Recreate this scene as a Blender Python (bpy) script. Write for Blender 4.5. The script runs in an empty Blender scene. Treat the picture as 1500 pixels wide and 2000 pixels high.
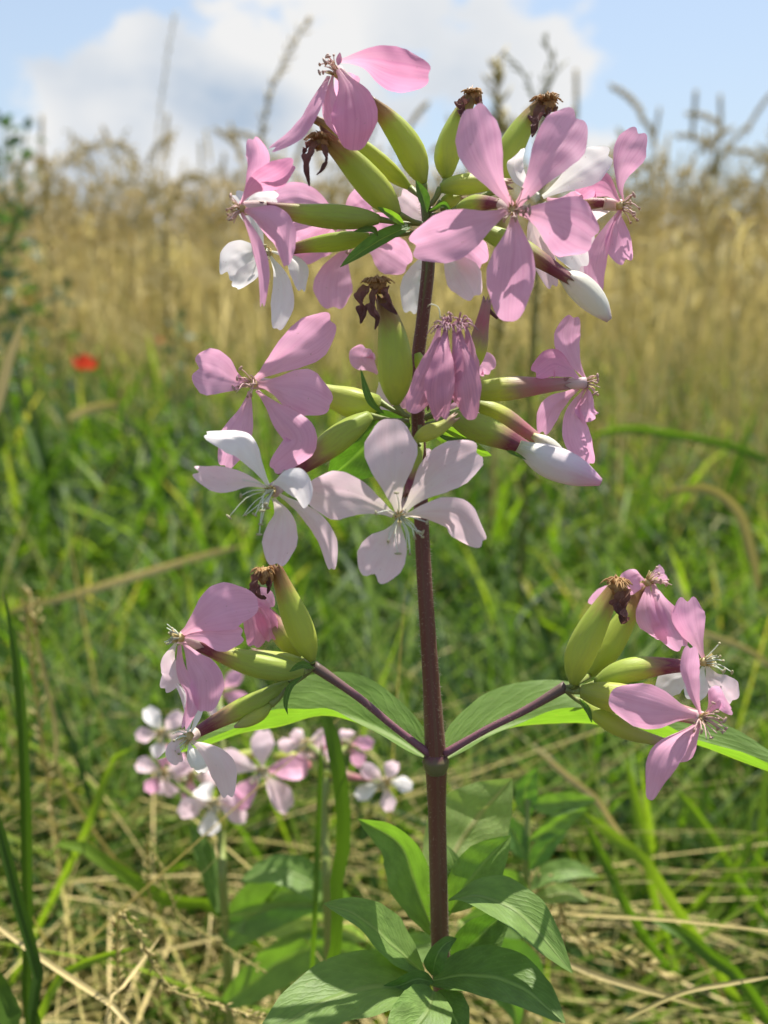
import bpy, math, random
import numpy as np
from mathutils import Vector

# ------------------------------------------------------------------ camera
R = math.radians
PITCH = R(16.7)
CAM = np.array([0.0, 0.0, 0.5])
K = 0.6                      # tan of half the vertical field of view
scene = bpy.context.scene
col = scene.collection
cam_data = bpy.data.cameras.new('camera')
cam_data.sensor_fit = 'VERTICAL'
cam_data.sensor_height = 36.0
cam_data.sensor_width = 27.0
cam_data.lens = 18.0 / K
cam_data.clip_start = 0.01
cam_data.clip_end = 6000.0
cam_data.dof.use_dof = True
cam_data.dof.focus_distance = 0.162
cam_data.dof.aperture_fstop = 13.0
cam = bpy.data.objects.new('camera', cam_data)
cam.location = CAM
cam.rotation_euler = (R(90) - PITCH, 0, 0)
col.objects.link(cam)
scene.camera = cam

# ------------------------------------------------------------------ light
SUNV = np.array([0.20, 0.42, 0.88]); SUNV /= np.linalg.norm(SUNV)
sun_data = bpy.data.lights.new('sun', 'SUN')
sun_data.energy = 5.0
sun_data.angle = R(0.5)
sun_data.color = (1.0, 0.95, 0.87)
sun = bpy.data.objects.new('sun', sun_data)
sun.rotation_euler = Vector(SUNV).to_track_quat('Z', 'Y').to_euler()
sun.location = (1, -1, 4)
col.objects.link(sun)

world = bpy.data.worlds.new('World')
scene.world = world
world.use_nodes = True
scene.view_settings.view_transform = 'Standard'
scene.view_settings.look = 'None'
scene.view_settings.gamma = 1.0
scene.view_settings.exposure = 0.8
try:
    scene.view_settings.use_curve_mapping = False
except Exception:
    pass
scene.cycles.use_denoising = True
scene.cycles.max_bounces = 8
scene.cycles.diffuse_bounces = 4
scene.cycles.transmission_bounces = 6
scene.cycles.caustics_reflective = False
scene.cycles.caustics_refractive = False

FWD = np.array([0, math.cos(PITCH), -math.sin(PITCH)])
UPV = np.array([0, math.sin(PITCH), math.cos(PITCH)])
RGT = np.array([1.0, 0, 0])


def at(px, py, d):
    """point of the plant seen at photo pixel (px,py), d metres along the view axis"""
    return CAM + d * (FWD + RGT * (px - 750) / 1000 * K + UPV * (1000 - py) / 1000 * K)


def pxm(px, d):
    return px * K * d / 1000.0


def dirpx(px, py):
    v = at(px, py, 1.0) - CAM
    return v / np.linalg.norm(v)


# ---- the sky: Nishita blue with cumulus mixed in by direction
def build_world():
    nt = world.node_tree
    N, L = nt.nodes, nt.links
    N.clear()
    out = N.new('ShaderNodeOutputWorld')
    bg = N.new('ShaderNodeBackground'); bg.inputs['Strength'].default_value = 0.1
    L.new(bg.outputs[0], out.inputs[0])
    sky = N.new('ShaderNodeTexSky'); sky.sky_type = 'NISHITA'; sky.sun_disc = False
    sky.sun_elevation = math.asin(SUNV[2]); sky.sun_rotation = math.atan2(SUNV[0], SUNV[1])
    sky.air_density = 1.0; sky.dust_density = 1.5; sky.ozone_density = 1.0
    tc = N.new('ShaderNodeTexCoord')
    nrm = N.new('ShaderNodeVectorMath'); nrm.operation = 'NORMALIZE'
    L.new(tc.outputs['Generated'], nrm.inputs[0])
    D = nrm.outputs[0]

    def math_(op, a, b=None, clamp=False):
        m = N.new('ShaderNodeMath'); m.operation = op; m.use_clamp = clamp
        for i, x in enumerate((a, b)):
            if x is None: continue
            if isinstance(x, (int, float)): m.inputs[i].default_value = x
            else: L.new(x, m.inputs[i])
        return m.outputs[0]

    def blob(px, py, rad, gain):
        d = dirpx(px, py)
        dt = N.new('ShaderNodeVectorMath'); dt.operation = 'DISTANCE'
        L.new(D, dt.inputs[0]); dt.inputs[1].default_value = d
        q = math_('DIVIDE', dt.outputs['Value'], rad)
        q = math_('MULTIPLY', q, q)
        q = math_('MULTIPLY', q, -1.0)
        q = math_('POWER', 2.718, q)
        return math_('MULTIPLY', q, gain)

    def noise(scale, detail, rough, off=0.0, zs=1.6):
        mp = N.new('ShaderNodeMapping'); mp.inputs['Scale'].default_value = (1, 1, zs)
        mp.inputs['Location'].default_value = (off, off * .7, -off)
        L.new(D, mp.inputs[0])
        n = N.new('ShaderNodeTexNoise'); n.inputs['Scale'].default_value = scale
        n.inputs['Detail'].default_value = detail; n.inputs['Roughness'].default_value = rough
        L.new(mp.outputs[0], n.inputs['Vector'])
        return n.outputs[0]

    n1 = noise(5.0, 8, 0.6, 3.1)
    n2 = noise(13.0, 6, 0.6, 7.7)
    dens = math_('ADD', math_('MULTIPLY', math_('SUBTRACT', n1, .5), 3.3), math_('MULTIPLY', math_('SUBTRACT', n2, .5), 2.4))
    blobs = [(330, 110, .10, .50), (520, 60, .10, .45), (700, 60, .10, .42), (230, 200, .07, .36), (120, 150, .05, .30), (430, 240, .10, .30),
             (1040, 110, .09, .55), (1150, 130, .05, .35), (880, 40, .11, .45), (310, 280, .10, .50), (80, 250, .08, .6), (220, 320, .08, .5), (520, 310, .10, .45), (680, 200, .12, .35),
             (1350, 420, .20, .4), (1100, 180, .09, .3), (760, 300, .14, .30), (150, 30, .10, -.6), (30, 110, .08, -.6), (1330, 60, .15, -.55), (1400, 230, .12, -.35), (150, 330, .06, -.3), (600, 240, .05, -.35), (850, 230, .08, -.4), (620, 0, .04, -.3), (250, 245, .04, -.35), (690, 170, .05, -.35), (380, 10, .04, -.4), (790, 130, .03, -.3), (960, 180, .04, -.3), (150, 290, .03, -.3)]
    acc = dens
    for b in blobs:
        acc = math_('ADD', acc, blob(*b))
    mr = N.new('ShaderNodeMapRange'); mr.interpolation_type = 'SMOOTHSTEP'
    mr.inputs['From Min'].default_value = 0.22; mr.inputs['From Max'].default_value = 0.66
    L.new(acc, mr.inputs['Value'])
    mask = mr.outputs[0]
    # thick parts of the cloud show a blue grey belly
    bel = math_('ADD', math_('ADD', blob(310, 190, .13, 1.0), blob(200, 330, .06, .3)), blob(470, 170, .07, .5))
    bel = math_('ADD', bel, blob(840, 170, .10, .40))
    for q in ((455, 75, .05, -.9), (560, 45, .05, -.7), (250, 70, .05, -.7), (60, 255, .05, -.6), (340, 300, .06, -.9), (200, 225, .03, -.5), (640, 120, .04, -.5)):
        bel = math_('ADD', bel, blob(*q))
    bel = math_('MULTIPLY', bel, math_('ADD', math_('MULTIPLY', n2, 2.6), -.25), True)
    cr = N.new('ShaderNodeMix'); cr.data_type = 'RGBA'
    L.new(bel, cr.inputs['Factor'])
    cr.inputs['A'].default_value = (5.1, 5.1, 5.1, 1)
    cr.inputs['B'].default_value = (2.6, 3.2, 4.0, 1)
    # light haze near the horizon
    sep = N.new('ShaderNodeSeparateXYZ'); L.new(D, sep.inputs[0])
    hz = N.new('ShaderNodeMapRange'); hz.inputs['From Min'].default_value = 0.0; hz.inputs['From Max'].default_value = 0.55
    hz.inputs['To Min'].default_value = 0.75; hz.inputs['To Max'].default_value = 0.30
    L.new(sep.outputs['Z'], hz.inputs['Value'])
    pale = N.new('ShaderNodeMix'); pale.data_type = 'RGBA'
    L.new(hz.outputs[0], pale.inputs['Factor'])
    sk = N.new('ShaderNodeMix'); sk.data_type = 'RGBA'; sk.blend_type = 'MULTIPLY'; sk.inputs['Factor'].default_value = 1
    L.new(sky.outputs[0], sk.inputs['A']); sk.inputs['B'].default_value = (0.62, 0.72, 0.85, 1)
    L.new(sk.outputs['Result'], pale.inputs['A']); pale.inputs['B'].default_value = (3.9, 4.6, 5.3, 1)
    mx = N.new('ShaderNodeMix'); mx.data_type = 'RGBA'
    L.new(mask, mx.inputs['Factor'])
    L.new(pale.outputs['Result'], mx.inputs['A']); L.new(cr.outputs['Result'], mx.inputs['B'])
    L.new(mx.outputs['Result'], bg.inputs['Color'])


build_world()


# ------------------------------------------------------------------ materials
def mat_base(name):
    m = bpy.data.materials.new(name)
    m.use_nodes = True
    m.node_tree.nodes.clear()
    return m, m.node_tree.nodes, m.node_tree.links


def finish(m, N, L, colsock, transl, rough=0.5, tcol=None, bump=None, spec=0.3, sheen=0.0, coat=0.0):
    out = N.new('ShaderNodeOutputMaterial')
    p = N.new('ShaderNodeBsdfPrincipled')
    p.inputs['Roughness'].default_value = rough
    p.inputs['Specular IOR Level'].default_value = spec
    if sheen:
        p.inputs['Sheen Weight'].default_value = sheen
        p.inputs['Sheen Roughness'].default_value = 0.4
    L.new(colsock, p.inputs['Base Color'])
    if bump is not None:
        b = N.new('ShaderNodeBump'); b.inputs['Strength'].default_value = bump[1]; b.inputs['Distance'].default_value = bump[2]
        L.new(bump[0], b.inputs['Height'])
        L.new(b.outputs[0], p.inputs['Normal'])
    if transl > 0:
        t = N.new('ShaderNodeBsdfTranslucent')
        if tcol is not None:
            mu = N.new('ShaderNodeMix'); mu.data_type = 'RGBA'; mu.blend_type = 'MULTIPLY'; mu.inputs['Factor'].default_value = 1
            L.new(colsock, mu.inputs['A']); mu.inputs['B'].default_value = (*tcol, 1)
            L.new(mu.outputs['Result'], t.inputs['Color'])
        else:
            L.new(colsock, t.inputs['Color'])
        mx = N.new('ShaderNodeMixShader'); mx.inputs[0].default_value = transl
        L.new(p.outputs[0], mx.inputs[1]); L.new(t.outputs[0], mx.inputs[2])
        L.new(mx.outputs[0], out.inputs[0])
    else:
        L.new(p.outputs[0], out.inputs[0])
    return m


def ramp(N, stops, interp='LINEAR'):
    r = N.new('ShaderNodeValToRGB')
    r.color_ramp.interpolation = interp
    e = r.color_ramp.elements
    while len(e) < len(stops): e.new(0.5)
    for x, (p, c) in zip(e, stops):
        x.position = p; x.color = (*c, 1)
    return r


def uv_noise(N, L, sx, sy, scale, detail=3, rough=.55):
    uv = N.new('ShaderNodeUVMap'); uv.uv_map = 'UVMap'
    oi = N.new('ShaderNodeObjectInfo')
    mp = N.new('ShaderNodeMapping'); mp.inputs['Scale'].default_value = (sx, sy, 1)
    L.new(uv.outputs[0], mp.inputs[0])
    cb = N.new('ShaderNodeCombineXYZ')
    ml = N.new('ShaderNodeMath'); ml.operation = 'MULTIPLY'; ml.inputs[1].default_value = 37.0
    L.new(oi.outputs['Random'], ml.inputs[0]); L.new(ml.outputs[0], cb.inputs[2])
    L.new(cb.outputs[0], mp.inputs['Location'])
    n = N.new('ShaderNodeTexNoise'); n.inputs['Scale'].default_value = scale
    n.inputs['Detail'].default_value = detail; n.inputs['Roughness'].default_value = rough
    L.new(mp.outputs[0], n.inputs['Vector'])
    return uv, n


def mixc(N, L, fac, a, b, blend='MIX'):
    m = N.new('ShaderNodeMix'); m.data_type = 'RGBA'; m.blend_type = blend
    if isinstance(fac, (int, float)): m.inputs['Factor'].default_value = fac
    else: L.new(fac, m.inputs['Factor'])
    for k, x in (('A', a), ('B', b)):
        if isinstance(x, tuple): m.inputs[k].default_value = (*x, 1)
        else: L.new(x, m.inputs[k])
    return m.outputs['Result']


def petal_mat(name, body, claw, vein, transl=0.42):
    m, N, L = mat_base(name)
    uv, n = uv_noise(N, L, 22, 1.2, 1.0, 3)
    uv2, big = uv_noise(N, L, 1.4, 1.6, 1.6, 2)
    sep = N.new('ShaderNodeSeparateXYZ'); L.new(uv.outputs[0], sep.inputs[0])
    r = ramp(N, [(0.0, claw), (0.28, tuple(.35 * c + .65 * b for c, b in zip(claw, body))), (0.6, body), (1.0, tuple(min(1, b * 1.05) for b in body))])
    L.new(sep.outputs['Y'], r.inputs[0])
    vr = N.new('ShaderNodeMapRange'); vr.inputs['From Min'].default_value = .42; vr.inputs['From Max'].default_value = .68
    vr.inputs['To Max'].default_value = .5
    L.new(n.outputs[0], vr.inputs['Value'])
    c = mixc(N, L, vr.outputs[0], r.outputs[0], vein)
    br = N.new('ShaderNodeMapRange'); br.inputs['From Min'].default_value = .3; br.inputs['From Max'].default_value = .7
    br.inputs['To Min'].default_value = 0.0; br.inputs['To Max'].default_value = .5
    L.new(big.outputs[0], br.inputs['Value'])
    c = mixc(N, L, br.outputs[0], c, tuple(min(1, v * 1.12 + .04) for v in body))
    uv3, spt = uv_noise(N, L, 3.0, 5.0, 5.0, 2)
    sm = N.new('ShaderNodeMapRange'); sm.inputs['From Min'].default_value = .71; sm.inputs['From Max'].default_value = .76; sm.inputs['To Max'].default_value = .55
    L.new(spt.outputs[0], sm.inputs['Value'])
    c = mixc(N, L, sm.outputs[0], c, (.45, .25, .22))
    return finish(m, N, L, c, transl, rough=0.48, bump=(n.outputs[0], .35, .0002), spec=.35, sheen=.12)


PINK = petal_mat('petal_pink', (.88, .46, .65), (.80, .42, .46), (.72, .28, .48), .48)
ROSE = petal_mat('petal_rose', (.85, .36, .56), (.84, .56, .60), (.68, .22, .42), .46)
BLUSH = petal_mat('petal_blush', (.95, .70, .77), (.84, .82, .58), (.90, .60, .69), .5)
WHITE = petal_mat('petal_white', (.92, .86, .86), (.82, .85, .66), (.88, .80, .82), .45)
MAUVE = petal_mat('petal_mauve_wilting', (.74, .33, .45), (.34, .14, .26), (.42, .15, .28), .35)


def gradient_mat(name, stops, mottled, amount, transl=0.34, rough=.45, ribs=0, edge=0.10, bump=.22):
    """colour runs along V (base to tip), the border between the colours is broken up by noise"""
    m, N, L = mat_base(name)
    uv, n = uv_noise(N, L, 5, 2.2, 2.0, 4)
    uv2, fine = uv_noise(N, L, 13, 2.6, 3.0, 4)
    sep = N.new('ShaderNodeSeparateXYZ'); L.new(uv.outputs[0], sep.inputs[0])
    a = N.new('ShaderNodeMath'); a.operation = 'MULTIPLY_ADD'; a.inputs[1].default_value = edge * 2.6; a.inputs[2].default_value = -edge * 1.3
    L.new(n.outputs[0], a.inputs[0])
    b = N.new('ShaderNodeMath'); b.operation = 'ADD'; L.new(a.outputs[0], b.inputs[0]); L.new(sep.outputs['Y'], b.inputs[1])
    r = ramp(N, stops); L.new(b.outputs[0], r.inputs[0])
    mr = N.new('ShaderNodeMapRange'); mr.inputs['From Min'].default_value = .45; mr.inputs['From Max'].default_value = .75
    mr.inputs['To Max'].default_value = amount
    L.new(fine.outputs[0], mr.inputs['Value'])
    c = mixc(N, L, mr.outputs[0], r.outputs[0], mottled)
    return finish(m, N, L, c, transl, rough=rough, bump=(fine.outputs[0], bump, .0003), spec=.3, sheen=.05)


LG, YG, PU, BR = (.47, .58, .09), (.60, .66, .10), (.24, .055, .09), (.22, .10, .05)
POD = gradient_mat('seed_pod_skin', [(0, (.40, .48, .10)), (.2, YG), (.64, LG), (.80, (.44, .30, .11)), (1, BR)], (.44, .46, .13), .3)
CALYX = gradient_mat('calyx_skin', [(0, (.38, .48, .10)), (.50, LG), (.66, (.42, .28, .14)), (.80, PU), (.95, (.30, .10, .13)), (1, (.45, .3, .2))], (.32, .26, .11), .3)
CALYX2 = gradient_mat('calyx_skin_dark_top', [(0, (.38, .48, .10)), (.66, LG), (.82, (.42, .28, .13)), (.92, PU), (1, (.26, .09, .10))], (.32, .26, .11), .3)
GREENC = gradient_mat('green_calyx_skin', [(0, (.36, .46, .09)), (.3, YG), (.85, (.5, .54, .15)), (1, (.5, .32, .28))], (.46, .50, .18), .35)
PINKC = gradient_mat('pink_calyx_skin', [(0, (.30, .36, .07)), (.35, YG), (.55, (.45, .30, .20)), (.75, (.55, .2, .24)), (1, (.6, .34, .32))], (.4, .34, .2), .3)
BUDM = gradient_mat('bud_petals', [(0, (.62, .66, .34)), (.18, (.80, .80, .70)), (.6, (.84, .70, .76)), (1, (.74, .38, .56))], (.86, .78, .82), .4, transl=.3)
BUDW = gradient_mat('white_bud_petals', [(0, (.60, .62, .24)), (.14, (.78, .76, .60)), (.85, (.80, .78, .70)), (1, (.66, .48, .5))], (.84, .82, .78), .4, transl=.3)
TUBEM = gradient_mat('petal_tube', [(0, (.6, .5, .4)), (1, (.80, .62, .62))], (.7, .5, .5), .3, transl=.3)
STEM = gradient_mat('stem_skin', [(0, (.13, .09, .04)), (.3, (.16, .07, .04)), (.52, (.21, .07, .05)), (.62, (.19, .12, .06)), (.8, (.15, .05, .035)), (.97, (.13, .04, .03)), (1, (.14, .18, .05))], (.14, .11, .05), .55, transl=0, edge=.06)
BRANCH = gradient_mat('branch_skin', [(0, (.20, .075, .11)), (.6, (.17, .07, .09)), (1, (.13, .09, .07))], (.2, .16, .10), .5, transl=0)
PEDI = gradient_mat('pedicel_skin', [(0, (.17, .19, .06)), (1, (.25, .32, .07))], (.2, .12, .07), .5, transl=.05)
DARKW = gradient_mat('withered_dark', [(0, (.34, .17, .10)), (.5, (.22, .09, .08)), (1, (.16, .07, .065))], (.36, .2, .16), .6, transl=.25, rough=.7, bump=1)
TANW = gradient_mat('withered_tan', [(0, (.5, .28, .12)), (1, (.66, .45, .2))], (.36, .18, .08), .6, transl=.4, rough=.7)
FILW = gradient_mat('filament_white', [(0, (.75, .80, .60)), (.8, (.84, .84, .74)), (.86, (.62, .58, .36)), (1, (.5, .45, .25))], (.8, .8, .7), .2, transl=.3, edge=0)
FILP = gradient_mat('filament_pink', [(0, (.78, .58, .5)), (.8, (.80, .55, .52)), (.86, (.62, .42, .34)), (1, (.58, .40, .32))], (.8, .6, .5), .2, transl=.3, edge=0)
FILM = gradient_mat('filament_mauve', [(0, (.5, .25, .3)), (.8, (.55, .32, .38)), (1, (.22, .1, .14))], (.5, .3, .4), .2, transl=.3, edge=0)
EYE = gradient_mat('flower_eye', [(0, (.45, .35, .1)), (1, (.85, .7, .35))], (.8, .6, .4), .3, transl=.3)


def leaf_mat(name, top, transl_col, tr=.35, vein=(.22, .30, .10), rough=.5, holes=0):
    m, N, L = mat_base(name)
    uv, n = uv_noise(N, L, 5, 7, 1.2, 5)
    sep = N.new('ShaderNodeSeparateXYZ'); L.new(uv.outputs[0], sep.inputs[0])

    def M(op, a, b=None, c=None):
        q = N.new('ShaderNodeMath'); q.operation = op
        for i, x in enumerate((a, b, c)):
            if x is None: continue
            if isinstance(x, (int, float)): q.inputs[i].default_value = x
            else: L.new(x, q.inputs[i])
        return q.outputs[0]
    u = M('ABSOLUTE', M('SUBTRACT', sep.outputs['X'], .5))
    mid = N.new('ShaderNodeMapRange'); mid.inputs['From Min'].default_value = .012; mid.inputs['From Max'].default_value = .05
    mid.inputs['To Min'].default_value = 1; mid.inputs['To Max'].default_value = 0
    L.new(u, mid.inputs['Value'])
    # arching side veins
    ph = M('MULTIPLY', M('SUBTRACT', sep.outputs['Y'], M('MULTIPLY', M('POWER', u, .7), .75)), 44.0)
    ph = M('ADD', ph, M('MULTIPLY', n.outputs[0], 7.0))
    sv = M('POWER', M('ABSOLUTE', M('SINE', ph)), 8.0)
    vv = M('MAXIMUM', mid.outputs[0], M('MULTIPLY', M('MULTIPLY', sv, n.outputs[0]), .26))
    r = ramp(N, [(.3, tuple(c * .82 for c in top)), (.7, tuple(c * 1.18 for c in top))]); L.new(n.outputs[0], r.inputs[0])
    c = mixc(N, L, vv, r.outputs[0], vein)
    uvb, sp = uv_noise(N, L, 6, 12, 4, 2)
    spm = N.new('ShaderNodeMapRange'); spm.inputs['From Min'].default_value = .70; spm.inputs['From Max'].default_value = .76
    spm.inputs['To Max'].default_value = .7
    L.new(sp.outputs[0], spm.inputs['Value'])
    c = mixc(N, L, spm.outputs[0], c, (.26, .24, .10))
    bmp = M('ADD', M('MULTIPLY', vv, -1.0), M('MULTIPLY', n.outputs[0], 1.2))
    return finish(m, N, L, c, tr, rough=rough, tcol=transl_col, bump=(bmp, .55, .0005), spec=.32, sheen=.08)


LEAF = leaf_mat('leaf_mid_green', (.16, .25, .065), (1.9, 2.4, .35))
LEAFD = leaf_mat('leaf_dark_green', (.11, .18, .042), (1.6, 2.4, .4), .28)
BUSHM = leaf_mat('bush_leaf', (.055, .10, .045), (1.5, 2.0, .5), .3)
LEAFP = leaf_mat('leaf_pale_green', (.27, .36, .13), (1.5, 1.7, .6), .5, vein=(.36, .36, .17))
WEED = leaf_mat('weed_leaf', (.10, .19, .055), (2.2, 2.6, .4), .4)


def tint_mat(name, stops, transl=.4, tcol=(1.6, 1.9, .5), rough=.5, spec=.3):
    m, N, L = mat_base(name)
    a = N.new('ShaderNodeAttribute'); a.attribute_name = 'tint'
    r = ramp(N, stops); L.new(a.outputs['Fac'], r.inputs[0])
    return finish(m, N, L, r.outputs[0], transl, rough=rough, tcol=tcol, spec=spec)


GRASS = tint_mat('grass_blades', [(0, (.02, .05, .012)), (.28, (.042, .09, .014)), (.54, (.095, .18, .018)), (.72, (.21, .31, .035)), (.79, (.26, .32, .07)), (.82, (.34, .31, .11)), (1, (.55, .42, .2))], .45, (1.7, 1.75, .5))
STRAW = tint_mat('straw', [(0, (.13, .15, .04)), (.5, (.40, .34, .11)), (1, (.68, .54, .26))], .3, (1.0, .95, .7), .55)
WHEATM = tint_mat('wheat_mix', [(0, (.12, .15, .045)), (.35, (.38, .35, .15)), (.7, (.62, .55, .31)), (1, (.82, .74, .50))], .55, (1.15, 1.05, .7), .6)


def simple_mat(name, c1, c2, scale, rough=.8, transl=0, tcol=None):
    m, N, L = mat_base(name)
    g = N.new('ShaderNodeNewGeometry')
    n = N.new('ShaderNodeTexNoise'); n.inputs['Scale'].default_value = scale; n.inputs['Detail'].default_value = 6
    L.new(g.outputs['Position'], n.inputs['Vector'])
    r = ramp(N, [(.35, c1), (.65, c2)]); L.new(n.outputs[0], r.inputs[0])
    return finish(m, N, L, r.outputs[0], transl, rough=rough, tcol=tcol, bump=(n.outputs[0], .6, .01), spec=.2)


POPPY = simple_mat('poppy_petal', (.50, .045, .02), (.66, .09, .04), 60, .5, .4)
DARK = simple_mat('poppy_heart', (.02, .02, .02), (.04, .03, .03), 200, .6)
HAIR = simple_mat('plant_hair', (.5, .45, .32), (.62, .56, .4), 400, .6, .4)

# ------------------------------------------------------------------ mesh helpers
ORG = {}


def link(o, parent=None, org=(0, 0, 0)):
    col.objects.link(o)
    org = np.array(org, float)
    if parent is not None:
        o.parent = parent
        o.location = org - ORG[parent.name]
    else:
        o.location = org
    ORG[o.name] = org
    return o


def tag(o, label=None, cat=None, group=None, kind=None):
    for k, v in (('label', label), ('category', cat), ('group', group), ('kind', kind)):
        if v: o[k] = v
    return o


def empty(name, loc, parent=None, label=None, cat=None, group=None):
    o = bpy.data.objects.new(name, None)
    o.empty_display_size = .01
    link(o, parent, loc)
    return tag(o, label, cat, group)


def raw_mesh(name, V, F, uv=None, tint=None, mats=(), smooth=True, matidx=None):
    """V (n,3), F (m,k) all faces of the same size k"""
    V = np.asarray(V, np.float32); F = np.asarray(F, np.int32)
    me = bpy.data.meshes.new(name)
    k = F.shape[1]
    me.vertices.add(len(V)); me.vertices.foreach_set('co', V.ravel())
    me.loops.add(F.size); me.loops.foreach_set('vertex_index', F.ravel())
    me.polygons.add(len(F))
    me.polygons.foreach_set('loop_start', np.arange(len(F), dtype=np.int32) * k)
    me.polygons.foreach_set('loop_total', np.full(len(F), k, np.int32))
    if matidx is not None: me.polygons.foreach_set('material_index', np.asarray(matidx, np.int32))
    me.update(calc_edges=True)
    if smooth: me.polygons.foreach_set('use_smooth', np.ones(len(F), bool))
    if uv is not None:
        l = me.uv_layers.new(name='UVMap')
        l.data.foreach_set('uv', np.asarray(uv, np.float32)[F.ravel()].ravel())
    if tint is not None:
        a = me.attributes.new('tint', 'FLOAT', 'POINT'); a.data.foreach_set('value', np.asarray(tint, np.float32))
    for m in mats: me.materials.append(m)
    return me


def mk(name, V, F, mat, parent=None, uv=None, tint=None, org=None, smooth=True, label=None):
    if org is None: org = ORG[parent.name] if parent is not None else np.zeros(3)
    me = raw_mesh(name, np.asarray(V) - np.asarray(org), F, uv, tint, [mat], smooth)
    o = bpy.data.objects.new(name, me)
    link(o, parent, org)
    if label: o['label'] = label
    return o


def spline(P, n):
    P = np.asarray(P, float)
    if len(P) == 2:
        P = np.array([P[0], (P[0] + P[1]) / 2, P[1]])
    Q = np.vstack([2 * P[0] - P[1], P, 2 * P[-1] - P[-2]])
    out = []
    for i in range(1, len(Q) - 2):
        t = np.linspace(0, 1, 14, endpoint=False)[:, None]
        a, b, c, d = Q[i - 1], Q[i], Q[i + 1], Q[i + 2]
        out.append(.5 * (2 * b + (c - a) * t + (2 * a - 5 * b + 4 * c - d) * t ** 2 + (-a + 3 * b - 3 * c + d) * t ** 3))
    C = np.vstack(out + [Q[-2][None]])
    s = np.r_[0, np.cumsum(np.linalg.norm(np.diff(C, axis=0), axis=1))]; s /= s[-1]
    tt = np.linspace(0, 1, n)
    return np.stack([np.interp(tt, s, C[:, k]) for k in range(3)], 1)


def unit(a):
    return a / np.maximum(np.linalg.norm(a, axis=-1, keepdims=True), 1e-12)


PROF = {
    'petal': ([0, .1, .3, .5, .7, .85, 1], [.13, .17, .42, .78, 1.0, 1.0, .78]),
    'slim': ([0, .1, .3, .5, .7, .85, 1], [.22, .30, .60, .90, 1.0, .90, .55]),
    'leaf': ([0, .06, .18, .38, .6, .8, .93, 1], [.10, .30, .68, 1.0, .92, .58, .24, .02]),
    'leafwide': ([0, .06, .18, .38, .6, .8, .93, 1], [.30, .5, .82, 1.0, .90, .62, .28, .02]),
    'blade': ([0, .5, .85, 1], [.8, 1.0, .8, .04]),
    'strap': ([0, .5, .9, 1], [.8, 1.0, 1.0, .5]),
    'shred': ([0, .2, .5, .8, 1], [.5, .9, 1, .9, .4]),
}


def strip(P, W, prof='petal', roll=0, cup=0, fold=0, notch=0, tipr=0, ruf=0, nu=8, nv=18, seed=0, sref=None, curl=0):
    rs = np.random.RandomState(seed + 7)
    ns = 60
    C = spline(P, ns)
    T = unit(np.gradient(C, axis=0))
    mid = C[ns // 2]
    Vd = unit(mid - CAM)
    ch = C[-1] - C[0]
    S0 = np.cross(ch, Vd) if sref is None else np.asarray(sref, float)
    if np.linalg.norm(S0) < 1e-7: S0 = RGT
    S0 = unit(S0)
    S = unit(S0[None] - (T @ S0)[:, None] * T)
    Nn = np.cross(T, S)
    if np.isscalar(roll): roll = (roll, roll)
    ra = np.radians(np.interp(np.linspace(0, 1, ns), np.linspace(0, 1, len(roll)), roll))[:, None]
    S, Nn = np.cos(ra) * S + np.sin(ra) * Nn, np.cos(ra) * Nn - np.sin(ra) * S
    pt, pw = PROF[prof]
    u = np.linspace(-1, 1, nu + 1)
    v = np.linspace(0, 1, nv + 1)
    U, Vv = np.meshgrid(u, v)
    A = Vv * (1 - tipr * np.abs(U) ** 3 - notch * np.exp(-(U / .3) ** 2))
    ts = np.linspace(0, 1, ns)
    g = lambda X, a: np.stack([np.interp(a.ravel(), ts, X[:, k]) for k in range(3)], 1).reshape(*a.shape, 3)
    c, s, n = g(C, A), g(S, A), g(Nn, A)
    asym = 1 + .06 * rs.uniform(-1, 1)
    hw = np.interp(Vv, pt, pw) * W / 2
    hw = hw * (1 + .03 * np.sin(Vv * 9 + rs.uniform(0, 6)))
    ph = rs.uniform(0, 6, 4)
    z = cup * U ** 2 + fold * np.abs(U) + ruf * (np.sin(Vv * 11 + ph[0] + 2 * np.sign(U)) * U ** 2 + .5 * np.sin(Vv * 23 + ph[1] + U * 3)) * np.minimum(1, Vv * 2)
    z = z - .06 * np.exp(-(U / .12) ** 2) * (cup != 0) + curl * np.maximum(0, Vv - .8) ** 2 * 20
    su = U * np.where(U > 0, asym, 2 - asym) / np.sqrt(1 + fold * fold)
    pos = c + s * (su * hw)[..., None] + n * (z * hw)[..., None]
    pos = pos.reshape(-1, 3)
    uv = np.stack([(U.ravel() + 1) / 2, Vv.ravel()], 1)
    i = np.arange(nv)[:, None] * (nu + 1) + np.arange(nu)[None]
    i = i.ravel()
    F = np.stack([i, i + 1, i + nu + 2, i + nu + 1], 1)
    return pos, F, uv


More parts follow.
